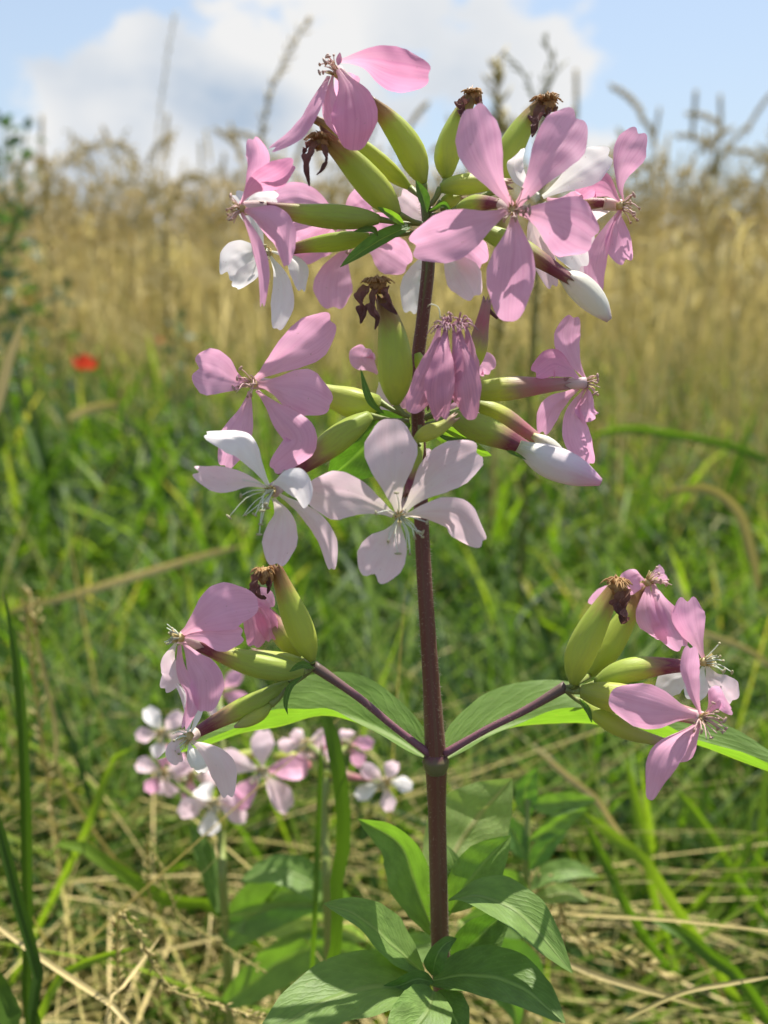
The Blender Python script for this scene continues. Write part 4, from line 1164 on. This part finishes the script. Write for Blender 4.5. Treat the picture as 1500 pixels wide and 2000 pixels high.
def grass_patch(name, n, r0, r1, hmin, hmax, w0, w1, tlo, thi, seed, label, mat=GRASS, p=1.0, leanm=.35, curlm=1.1, dirbias=None, nseg=5, flt=None, zlift=0, tip=.12, heightfn=None):
    rs = np.random.RandomState(seed)
    xy = scatter(rs, n, r0, r1, p)
    h = rs.uniform(hmin, hmax, n) * rs.uniform(.7, 1.0, n)
    if heightfn is not None: h = h * heightfn(xy)
    ld = rs.uniform(0, 2 * np.pi, n) if dirbias is None else rs.normal(dirbias[0], dirbias[1], n)
    lean = np.abs(rs.normal(leanm, .25, n)); lean = np.clip(lean, 0, 1.5)
    curl = np.abs(rs.normal(curlm, .6, n))
    # patches of tint, so the sward is not even
    pn = np.sin(xy[:, 0] * 9 + 1.7 * np.sin(xy[:, 1] * 5)) * np.cos(xy[:, 1] * 7 + seed)
    tint = np.clip(rs.uniform(tlo, thi, n) + .10 * pn, 0, 1)
    keep = ~cam_blocks(xy, h, ld, np.clip(lean + curl * .4, 0, 1.5))
    if flt is not None: keep &= flt(xy, rs)
    xy, h, ld, lean, curl, tint = [a[keep] for a in (xy, h, ld, lean, curl, tint)]
    w = rs.uniform(w0, w1, len(h))
    z0 = rs.uniform(0, zlift, len(h)) if zlift else None
    V, F, T = blades(len(h), xy, h, w, ld, lean, curl, tint, nseg, rs, z0=z0, tiptint=tip)
    o = mk(name, V, F, mat, None, tint=T, smooth=True)
    tag(o, label, 'grass', None, 'stuff')
    return o


left_dry = lambda xy, rs: rs.uniform(0, 1, len(xy)) < np.where(xy[:, 0] < .02, .8, .12) * np.where(xy[:, 1] > .46, .18, 1)
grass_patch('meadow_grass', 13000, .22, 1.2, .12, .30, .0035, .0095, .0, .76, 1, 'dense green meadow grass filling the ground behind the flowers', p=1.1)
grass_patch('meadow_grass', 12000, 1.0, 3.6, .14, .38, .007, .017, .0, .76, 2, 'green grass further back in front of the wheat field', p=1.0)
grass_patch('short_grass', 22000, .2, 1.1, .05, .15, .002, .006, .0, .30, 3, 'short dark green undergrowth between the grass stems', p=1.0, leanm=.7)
grass_patch('dry_grass', 12000, .24, .62, .18, .38, .0006, .0018, .05, 1.0, 4, 'golden dry grass stalks lying flat in the lower foreground', STRAW, p=1.0, leanm=1.1, curlm=.25, dirbias=(-.95, .45), flt=left_dry, zlift=.16, tip=0)
grass_patch('dry_grass', 9000, 1.0, 3.4, .30, .62, .0015, .003, .1, .9, 5, 'tall dry grass stems at the edge of the wheat', STRAW, leanm=.15, curlm=.25, tip=.1,
            flt=lambda xy, rs: xy[:, 1] > 2.0 - .9 * (xy[:, 0] + .4) + rs.uniform(-.5, .5, len(xy)))
grass_patch('broad_leaved_weeds', 6500, .3, 2.6, .05, .15, .012, .028, .0, .72, 6, 'broad leaved weeds scattered through the green grass', leanm=.9, curlm=.7, zlift=.10)

grass_patch('meadow_grass', 7000, .26, .6, .18, .38, .002, .0068, .0, .78, 31, 'taller green blades close behind the flowers', p=1.0, leanm=.5)

grass_patch('meadow_grass', 9000, .42, 1.3, .18, .34, .004, .010, .0, .74, 32, 'lush arching green blades in the middle of the meadow', p=1.0, leanm=.5, curlm=1.5)

grass_patch('meadow_grass', 5500, .24, .6, .12, .30, .0022, .006, .0, .72, 33, 'green blades leaning over the straw near the plant base', p=1.0, leanm=.8, curlm=.9, flt=lambda xy, rs: rs.uniform(0, 1, len(xy)) < np.where(xy[:, 0] > .03, 1, .45))

# ------------------------------------------------------------------ wheat
def spikelet(c, ax, out, l, w):
    s = np.cross(ax, out)
    d = unit(ax * .9 + out * .35)
    V = [c, c + d * l * .45 + out * w, c + d * l * .45 + s * w, c + d * l * .45 - out * w * .6, c + d * l * .45 - s * w, c + d * l]
    F = [(0, 1, 2), (0, 2, 3), (0, 3, 4), (0, 4, 1), (5, 2, 1), (5, 3, 2), (5, 4, 3), (5, 1, 4)]
    return V, F


def tri(V, F):
    F = np.asarray(F)
    if F.shape[1] == 4: F = np.vstack([F[:, [0, 1, 2]], F[:, [0, 2, 3]]])
    return V, F


def wheat_parts(seed, nod, hgt=.85, nsp=22, low=False):
    rs = np.random.RandomState(seed)
    base = np.zeros(3); lean = rs.uniform(-.05, .05, 2)
    p1 = np.array([lean[0] * .3, lean[1] * .3, hgt * .5]); p2 = np.array([lean[0], lean[1], hgt * .9])
    th = np.linspace(0, nod, 8); L = .12
    P = [np.array([lean[0], lean[1], hgt * .9])]
    az = rs.uniform(0, 6.28); dv = np.array([math.cos(az), math.sin(az), 0])
    for a in th[1:]:
        P.append(P[-1] + (dv * math.sin(a) + np.array([0, 0, 1]) * math.cos(a)) * (hgt * .1 + L) / 7)
    P = np.array(P)
    k = 3
    SV, SF, _ = tube([base, p1, p2] + list(P[1:k + 1]), [.0018, .0017, .0014, .0011], 3 if low else 5, 7 if low else 14, capend=False)
    EV, EF = [], []
    C = spline(P[k:], 30)
    TT = unit(np.gradient(C, axis=0))
    n = nsp
    for i in range(n):
        f = i / (n - 1) * 28
        c = C[int(f)]; ax = TT[int(f)]
        o = unit(np.cross(ax, [math.cos(az + 1.2), math.sin(az + 1.2), .2])) * (1 if i % 2 else -1)
        sz = .018 * (1 - .35 * abs(i / (n - 1) - .4))
        if low: sz *= 1.5
        V, F = spikelet(c, ax, o, sz, .0065)
        EF += [tuple(x + len(EV) for x in f_) for f_ in F]; EV += V
        if not low and i % 2 == 0:      # short awns
            e = c + unit(ax + o * .5) * sz; e2 = e + unit(ax + o * .35) * .012
            b0 = len(EV); EV += [e, e + ax * .0004 + o * .0005, e2]; EF.append((b0, b0 + 1, b0 + 2))
    LV, LF = [], []
    for q in range(2 if not low else 1):
        hh = hgt * rs.uniform(.35, .75); a2 = rs.uniform(0, 6.28)
        V, F, _ = blades(1, np.zeros((1, 2)), np.array([rs.uniform(.14, .24)]), np.array([.007]), np.array([a2]), np.array([.4]), np.array([2.2]), np.array([.5]), 5, rs)
        V = V + [p1[0] * hh / (hgt * .5) if hh < hgt * .5 else p1[0], 0, hh]
        V, F = tri(V, F)
        LF.append(F + sum(len(x) for x in LV)); LV.append(V)
    SV, SF = tri(SV, SF)
    return (SV, SF), (np.array(EV), np.array(EF)), (np.vstack(LV), np.vstack(LF))


variants = []
for i, nod in enumerate([.5, .9, 1.5, 2.1, .25, 1.2]):
    prt = wheat_parts(50 + i, nod)
    rs = np.random.RandomState(i)
    ms = []
    for nm, (V, F), base in zip(('stalk', 'ear', 'dry_leaf'), prt, (.45, .62, .6)):
        ms.append(raw_mesh(nm, V, F, tint=np.clip(base + rs.uniform(-.25, .25, len(V)) * .5, 0, 1), mats=[WHEATM], smooth=nm != 'ear'))
    variants.append(ms)

rw = random.Random(5)


def wheat_stalk(x, y, h, var, label, group, rot=None):
    v = np.array([x, y, h]) - CAM
    sx = 750 + 1000 * x / (v @ FWD) / K
    ear_ = ('slightly nodding', 'half bent', 'hanging', 'fully curled over', 'upright', 'sideways pointing')[var]
    place = ('beside the dark left bush', 'left of the pink flowers', 'behind the upper left flowers', 'behind the main stem', 'behind the largest pink flower',
             'just right of the flowers', 'near the right edge')[int(np.digitize(sx, [110, 420, 700, 900, 1200, 1350]))]
    row = 'tall' if h > .76 else 'shorter'
    label = f'{row} wheat, {ear_} ear, {place}, ' + ('front row' if y < 2.9 else 'second row' if y < 3.9 else 'back row')
    o = empty('wheat_stalk', (x, y, 0), None, label, 'wheat', group)
    s = h / .90
    o.scale = (s, s, s) if s > .9 else (max(.9, s), max(.9, s), s)
    o.rotation_euler = (rw.uniform(-.06, .06), rw.uniform(-.06, .06), rw.uniform(0, 6.28) if rot is None else rot)
    for nm, me in zip(('stalk', 'ear', 'dry_leaf'), variants[var]):
        c = bpy.data.objects.new(nm, me); col.objects.link(c); c.parent = o
    return o


WG = 'ripe wheat stalks along the near edge of the field'
WL = 'ripe tan wheat stalk with nodding ear at the near edge of the field'
spots = [(60, 275, 2.6), (140, 290, 2.7), (235, 300, 2.8), (300, 322, 2.6), (345, 375, 2.9), (412, 318, 2.9), (455, 335, 3.1), (270, 440, 3.4), (95, 330, 2.9), (190, 350, 3.0), (380, 420, 3.4), (510, 235, 2.3), (640, 330, 2.8), (760, 230, 2.5), (815, 250, 2.5), (690, 430, 3),
         (1285, 262, 2.2), (1300, 330, 2.4), (1345, 232, 2.1), (1365, 315, 2.3), (1418, 240, 2.1), (1435, 325, 2.3), (1475, 262, 2.1), (1492, 340, 2.4), (1265, 290, 2.4), (1208, 270, 2.3), (1395, 380, 2.4), (1330, 400, 2.6), (1455, 400, 2.4), (1240, 380, 2.6)]
for px_, py_, r in spots:
    d = dirpx(px_, py_); q = CAM + d / d[1] * r
    wheat_stalk(q[0], q[1], q[2], rw.randrange(6), WL, WG)
for i in range(250):
    x = rw.uniform(-1, 1)
    edge = 2.9 - .45 * x
    y = edge + rw.uniform(-.1, 1) * 2.4 if i > 90 else edge - rw.uniform(0, .6)
    wheat_stalk(x * (.5 * y + .1), y, rw.uniform(.62, .84) + (.05 if x > .3 else 0) if i > 90 else rw.uniform(.60, .86) + (.06 if x > .3 else -.02), rw.randrange(6), WL, WG)

# the rest of the field, beyond what one could count
lows = [wheat_parts(80 + i, nod, low=True, nsp=9) for i, nod in enumerate([.4, .9, 1.5, 2.0])]
rs = np.random.RandomState(9)
for nm, lab, n, r0, r1, p in (('wheat_field', 'ripe golden wheat field filling the middle distance', 5200, 3.0, 9.0, 1.3), ('far_wheat_field', 'far part of the golden wheat field up to the horizon', 5200, 8.5, 70.0, 1.6)):
    xy = scatter(rs, n, r0, r1, p, .6, .3)
    Vs, Fs, Ts, c = [], [], [], 0
    vid = rs.randint(0, 4, n); rot = rs.uniform(0, 6.28, n); hs = rs.uniform(.72, 1.0, n) * rs.uniform(.85, 1.0, n); tt = np.clip(rs.normal(.6, .2, n), 0, 1)
    for v in range(4):
        V = np.vstack([q[0] for q in lows[v]])
        off = np.cumsum([0] + [len(q[0]) for q in lows[v]][:-1])
        F = np.vstack([q[1] + o_ for q, o_ in zip(lows[v], off)])
        idx = np.where(vid == v)[0]
        cs, sn = np.cos(rot[idx]), np.sin(rot[idx])
        wsc = np.maximum(1, xy[idx, 1] / 9) ** .8
        X = V[None, :, 0] * wsc[:, None]; Y = V[None, :, 1] * wsc[:, None]
        A = np.stack([X * cs[:, None] - Y * sn[:, None] + xy[idx, 0][:, None], X * sn[:, None] + Y * cs[:, None] + xy[idx, 1][:, None], V[None, :, 2] * hs[idx][:, None]], 2)
        Vs.append(A.reshape(-1, 3))
        Fs.append((F[None] + (np.arange(len(idx)) * len(V))[:, None, None]).reshape(-1, 3) + c)
        Ts.append(np.repeat(tt[idx], len(V)))
        c += len(idx) * len(V)
    o = mk(nm, np.vstack(Vs), np.vstack(Fs), WHEATM, None, tint=np.concatenate(Ts), smooth=False)
    tag(o, lab, 'wheat field', None, 'stuff')
grass_patch('wheat_leaves', 14000, 2.6, 9.0, .30, .66, .004, .008, .2, .9, 21, 'dry leaves and stems crowding between the wheat stalks', WHEATM, leanm=.12, curlm=.5, tip=.1, p=1.2)
grass_patch('far_wheat_leaves', 10000, 8.0, 60.0, .45, .72, .02, .06, .3, .9, 22, 'mass of dry wheat leaves far back in the field', WHEATM, leanm=.12, curlm=.3, tip=.1, p=1.4)


# ------------------------------------------------------------------ single grass blades and stems that stand out
def solo(name, label, cat, P, w, tints, mat, roll=0, fold=.4, prof='blade', ground=True):
    """P = (px, py, depth) from the root up to the tip; roots run down to the ground"""
    Q = [at(*p) for p in P]
    f0 = 0.0
    if ground:
        b = Q[0]
        dirn = Q[0] - Q[1]; dirn[2] = 0
        nd = np.linalg.norm(dirn) + 1e-6; off = dirn / nd * min(.14, .8 * b[2])
        vis = sum(np.linalg.norm(Q[i + 1] - Q[i]) for i in range(len(Q) - 1))
        Q = [np.array([b[0] + off[0], b[1] + abs(off[1]) * .3, 0.0]), np.array([b[0] + off[0] * .55, b[1] + abs(off[1]) * .2, b[2] * .55])] + Q
        tot = sum(np.linalg.norm(Q[i + 1] - Q[i]) for i in range(len(Q) - 1))
        f0 = 1 - vis / tot
    pv = PROF[prof]
    PROF['_solo'] = ([0] + [f0 + (1 - f0) * x + (1e-4 if x == 0 else 0) for x in pv[0]], [.5] + list(pv[1]))
    D = P[len(P) // 2][2]
    V, F, U = strip(Q, pxm(w * 1.05, D), '_solo', roll, 0, fold, 0, 0, .0, nu=6, nv=40, seed=nseed())
    T = np.interp(U[:, 1], np.linspace(0, 1, len(tints)), tints)
    o = mk(name, V, F, mat, None, U, tint=T, org=Q[0])
    return tag(o, label, cat)


solo('grass_shoot', 'broad pale green grass blade standing left of the main stem under the big left leaf', 'grass blade', [(640, 1900, .24), (650, 1760, .236), (672, 1640, .233), (664, 1520, .232), (645, 1425, .232), (630, 1380, .234)], 27, [.3, .4, .45], GRASS, fold=.2, prof='strap')
solo('grass_shoot', 'thin upright green stalk just left of the broad pale blade', 'grass blade', [(612, 1850, .25), (618, 1700, .25), (624, 1560, .25), (628, 1440, .25)], 12, [.35, .5], GRASS)
solo('grass_shoot', 'dark green blade standing tallest at the left edge', 'grass blade', [(70, 2050, .25), (55, 1800, .245), (50, 1560, .24), (38, 1340, .238), (8, 1150, .238)], 22, [.1, .3, .35], GRASS, fold=.5)
solo('grass_shoot', 'grey green blade close to the left edge leaning inward', 'grass blade', [(95, 2060, .23), (75, 1900, .23), (40, 1780, .23), (5, 1640, .23), (-40, 1500, .23)], 24, [.12, .15, .3], GRASS, fold=.5)
solo('grass_shoot', 'blade crossing the bottom left corner', 'grass blade', [(60, 2080, .22), (20, 1980, .22), (-40, 1860, .22)], 46, [.5, .4], GRASS)
solo('grass_shoot', 'long bright green blade arching down across the lower left', 'grass blade', [(450, 1800, .33), (330, 1760, .31), (200, 1680, .30), (130, 1640, .30), (80, 1680, .30)], 26, [.4, .55, .62], GRASS, fold=.2)
solo('grass_shoot', 'short yellow green blade curving up left of the lowest flowers', 'grass blade', [(160, 1640, .34), (200, 1540, .34), (230, 1470, .34), (262, 1460, .34)], 18, [.6, .7], GRASS)
solo('grass_shoot', 'pale leaning blade low in the left foreground', 'grass blade', [(70, 2000, .27), (110, 1910, .27), (190, 1870, .27), (270, 1850, .27)], 20, [.74, .66], GRASS)
solo('straw', 'thin straw stem slanting up from the bottom left', 'straw', [(205, 2020, .22), (250, 1920, .23), (318, 1822, .24)], 8, [.7, .9], STRAW)
solo('straw', 'long straw stem running from the left edge down to the bottom', 'straw', [(290, 2040, .22), (180, 1940, .23), (70, 1865, .24), (-30, 1790, .25)], 11, [.6, .9], STRAW)
solo('straw', 'straw coloured stalk lying across the grass left of the middle', 'straw', [(20, 1195, .62), (150, 1160, .62), (300, 1115, .61), (400, 1085, .6), (490, 1062, .6)], 17, [.5, .9, .6], STRAW, ground=False)
solo('straw', 'upper pale seed stalk at the left edge leaning right', 'straw', [(-160, 1100, .45), (-20, 820, .45), (20, 690, .45), (50, 615, .45)], 24, [.4, .95, .95], STRAW)
solo('straw', 'thin green gold stem falling from the left edge to the lower left flowers', 'straw', [(140, 1560, .36), (110, 1420, .36), (80, 1290, .36), (60, 1180, .36)], 9, [.3, .6], STRAW)
solo('straw', 'pale stalk end lying in the grass below the poppy', 'straw', [(230, 790, .95), (180, 798, .95), (130, 820, .95)], 20, [.4, .9], STRAW, ground=False)
solo('grass_shoot', 'bright green blade arching over at the right below the open field', 'grass blade', [(1500, 900, .7), (1420, 870, .7), (1320, 850, .7), (1220, 838, .7), (1130, 860, .7)], 17, [.25, .5, .62], GRASS, ground=False)
solo('straw', 'pale drooping grass head at the right edge', 'straw', [(1300, 960, .5), (1380, 955, .5), (1440, 1000, .5), (1470, 1090, .5), (1480, 1150, .5)], 20, [.2, .5, .5], STRAW, ground=False, prof='shred')
solo('grass_shoot', 'vertical bright green blade low on the right', 'grass blade', [(1275, 1740, .36), (1262, 1660, .36), (1245, 1580, .36), (1222, 1480, .36)], 20, [.5, .64], GRASS)
solo('grass_shoot', 'pale green blade slanting right of the leafy weed', 'grass blade', [(1285, 1720, .32), (1240, 1670, .32), (1180, 1620, .32), (1140, 1585, .32)], 26, [.6, .72, .66], GRASS, fold=.15)
solo('grass_shoot', 'grey green folded blade under the pale slanting one', 'grass blade', [(1235, 1790, .33), (1205, 1730, .33), (1170, 1660, .33), (1140, 1600, .33)], 22, [.64, .4, .5], GRASS)
solo('grass_shoot', 'slanting green blade right of the hanging petal', 'grass blade', [(1440, 1720, .4), (1400, 1650, .4), (1360, 1590, .4), (1320, 1540, .4)], 20, [.4, .6], GRASS)
solo('grass_shoot', 'short bright blade tip near the right edge', 'grass blade', [(1440, 1690, .38), (1455, 1640, .38), (1470, 1590, .38)], 18, [.6, .66], GRASS)
solo('grass_shoot', 'broad green blade falling to the right in the lower right', 'grass blade', [(1480, 1960, .28), (1400, 1880, .28), (1330, 1820, .28), (1260, 1790, .29)], 30, [.4, .5], GRASS)
solo('straw', 'golden stem rising to the right in the bottom right corner', 'straw', [(1220, 1990, .23), (1330, 1940, .23), (1430, 1920, .23), (1520, 1905, .23)], 9, [.6, .7], STRAW, ground=False)
solo('straw', 'pink brown straw stem right of the bending leaf', 'straw', [(1080, 1870, .25), (1180, 1910, .25), (1320, 1950, .25), (1400, 1975, .25)], 12, [.9, .8, .4], STRAW, ground=False)
solo('straw', 'dry stalk slanting down from the right leaf', 'straw', [(1190, 1600, .36), (1150, 1550, .36), (1100, 1510, .36), (1050, 1465, .36)], 14, [.5, .85], STRAW)
solo('straw', 'pale stalk crossing behind the right branch flowers', 'straw', [(1520, 1310, .5), (1460, 1270, .5), (1400, 1245, .5), (1340, 1225, .5)], 12, [.5, .85], STRAW, ground=False)

# a few seed heads on arching stems low left
def seed_head(label, P, w, n=46, tint=.75, name='grass_seed_head', cat='grass', root=True):
    Q = [at(*p) for p in P]
    if root:
        Q = [np.array([Q[0][0], Q[0][1] + .01, 0.0])] + Q
    D = P[len(P) // 2][2]
    o = empty(name, Q[0], None, label, cat)
    V, F, U = tube(Q, [pxm(w * .14, D)] * 3, 5, 40); mk('stalk', V, F, STRAW, o, U, tint=np.full(len(V), tint * .8))
    C = spline(Q, 200); T = unit(np.gradient(C, axis=0)); rs_ = np.random.RandomState(nseed())
    st = 200 - int(200 * (.45 if root else .6))
    EV, EF = [], []
    n = int(n * 1.5)
    for i in range(n):
        k = int(st + (199 - st) * i / n)
        o_ = rs_.normal(size=3); o_ = unit(o_ - (o_ @ T[k]) * T[k])
        Vs_, Fs_ = spikelet(C[k] + o_ * pxm(w * .15, D) * rs_.uniform(0, 1.2), unit(T[k] + o_ * .3), o_, pxm(w * rs_.uniform(1.1, 1.9), D), pxm(w * .24, D))
        EF += [tuple(x + len(EV) for x in f_) for f_ in Fs_]; EV += Vs_
    mk('seed_spike', np.array(EV), np.array(EF), STRAW, o, tint=np.clip(rs_.uniform(tint - .3, tint + .2, len(EV)), 0, 1), smooth=False)
    return o


seed_head('golden grass spike lying toward the bottom leaves in the lower left', [(230, 1900, .235), (330, 1935, .23), (430, 1965, .225), (530, 1995, .22)], 15, 90)
seed_head('dry seed spike slanting down through the lower left grass', [(290, 1730, .29), (350, 1790, .28), (440, 1850, .27), (520, 1900, .26)], 12, 60, .6)
seed_head('pinkish dry spike right of the bending leaf', [(1040, 1800, .29), (1120, 1830, .29), (1200, 1860, .29), (1300, 1900, .3)], 26, 60, .7)
seed_head('pale upright seed head at the far left above the leaning stalk', [(60, 1290, .36), (72, 1240, .36), (66, 1190, .36), (55, 1150, .36)], 18, 30, .8)
seed_head('tall drooping dark oat head against the sky right of the flowers', [(1062, 330, .75), (1048, 230, .75), (1040, 180, .75), (1010, 125, .75), (985, 104, .75)], 16, 34, .1)
seed_head('forked grass head rising highest against the sky', [(1056, 300, .72), (1062, 200, .72), (1085, 140, .72), (1072, 100, .72), (1062, 66, .72)], 15, 34, .15)
seed_head('short side spike leaning right below the forked grass head', [(1062, 260, .72), (1066, 190, .72), (1080, 150, .72), (1108, 118, .72)], 12, 22, .2)
seed_head('fuzzy upright grass head between the top pods', [(985, 330, .9), (975, 250, .9), (970, 190, .9), (968, 112, .9)], 26, 60, .7)
seed_head('faint tall feathery grass head left of the topmost flower', [(508, 420, 1.3), (512, 260, 1.3), (540, 150, 1.3), (600, 40, 1.3)], 16, 40, .95)
seed_head('faint thin grass stem rising tallest at the upper left', [(295, 500, 1.4), (305, 300, 1.4), (325, 120, 1.4), (345, 20, 1.4)], 8, 26, .9)
seed_head('blurred arching grass spike over the left part of the field', [(90, 420, 1.5), (120, 330, 1.5), (190, 280, 1.5), (270, 300, 1.5)], 16, 36, .9)
seed_head('grey green arching grass head left of the side view flower', [(320, 480, 1.4), (335, 400, 1.4), (360, 350, 1.4), (400, 352, 1.4)], 16, 36, .85)

# ------------------------------------------------------------------ poppy
def poppy(label, px_, py_, r, size):
    d = dirpx(px_, py_); q = CAM + d * r
    o = empty('poppy', (q[0], q[1], 0), None, label, 'flower')
    V, F, U = tube([np.array([q[0], q[1], 0]), q * [1, 1, .6] + [.01, 0, 0], q], [.0015, .0012, .001], 6, 14); mk('stem', V, F, PEDI, o, U)
    for k in range(4):
        a = k * math.pi / 2 + .4
        dd = np.array([math.cos(a), math.sin(a), 0])
        P = [q, q + dd * size * .5 + [0, 0, size * .35], q + dd * size * .75 + [0, 0, size * .95]]
        V, F, U = strip(P, size * 1.3, 'petal', cup=.3, tipr=.3, ruf=.12, seed=nseed(), sref=np.cross(dd, [0, 0, 1]), nu=8, nv=10)
        mk('petal', V, F, POPPY, o, U)
    V, F, U = tube([q, q + [0, 0, size * .3]], [.002, .004, .003], 8, 6); mk('seed_capsule', V, F, DARK, o, U)


poppy('red poppy glowing out of focus in the grass at the left', 168, 722, 1.25, .021)
poppy('tiny orange red poppy far back near the left bush', 58, 588, 2.6, .02)
poppy('faint distant poppy between the first poppy and the pink flower', 312, 668, 2.2, .011)

# ------------------------------------------------------------------ bush at the left edge
def bush(label, stems, size, n, seed):
    rs_ = np.random.RandomState(seed)
    b0 = CAM + dirpx(*stems[0][0][:2]) * stems[0][0][2]
    o = empty('bushy_weed', (b0[0], b0[1], 0), None, label, 'bush')
    VV, FF, UU, c = [], [], [], 0
    for s in stems:
        Q = [CAM + dirpx(x, y) * r for x, y, r in s]
        Q = [np.array([Q[0][0], Q[0][1], 0])] + Q
        V, F, U = tube(Q, [.005, .003, .0015], 7, 24); mk('stem', V, F, PEDI, o, U)
        C = spline(Q, 100)
        for i in range(n):
            t = rs_.uniform(.25, 1) ** .7
            p = C[int(t * 99)]
            d = unit(rs_.normal(size=3) * [1, 1, .6] + [0, 0, .5])
            off = d * rs_.uniform(.0, .05) * (1.3 - t)
            l = size * rs_.uniform(.6, 1.3)
            V, F, U = strip([p + off, p + off + d * l * .5, p + off + d * l - [0, 0, l * .3]], l * .42, 'leaf', fold=.2, nu=2, nv=5, sref=rs_.normal(size=3))
            VV.append(V); FF.append(F + c); UU.append(U); c += len(V)
    q = mk('foliage', np.vstack(VV), np.vstack(FF), BUSHM, o, np.vstack(UU))
    q['kind'] = 'stuff'


bush('dark green leafy bush rising at the upper left edge', [
    [(-20, 640, 1.9), (0, 420, 1.8), (10, 240, 1.75)], [(20, 640, 1.9), (30, 420, 1.8), (52, 255, 1.8)], [(-30, 640, 1.9), (-30, 420, 1.9), (-20, 220, 1.8)], [(30, 660, 1.9), (20, 520, 1.9), (45, 390, 1.85)]], .032, 45, 4)
bush('lower green bush spreading at the left below the tall one', [
    [(60, 700, 1.7), (70, 600, 1.7), (85, 500, 1.7)], [(10, 720, 1.6), (15, 600, 1.6), (30, 500, 1.6)], [(110, 700, 1.8), (125, 620, 1.8), (130, 560, 1.8)], [(360, 760, 1.5), (350, 680, 1.5), (345, 620, 1.5)]], .030, 30, 8)
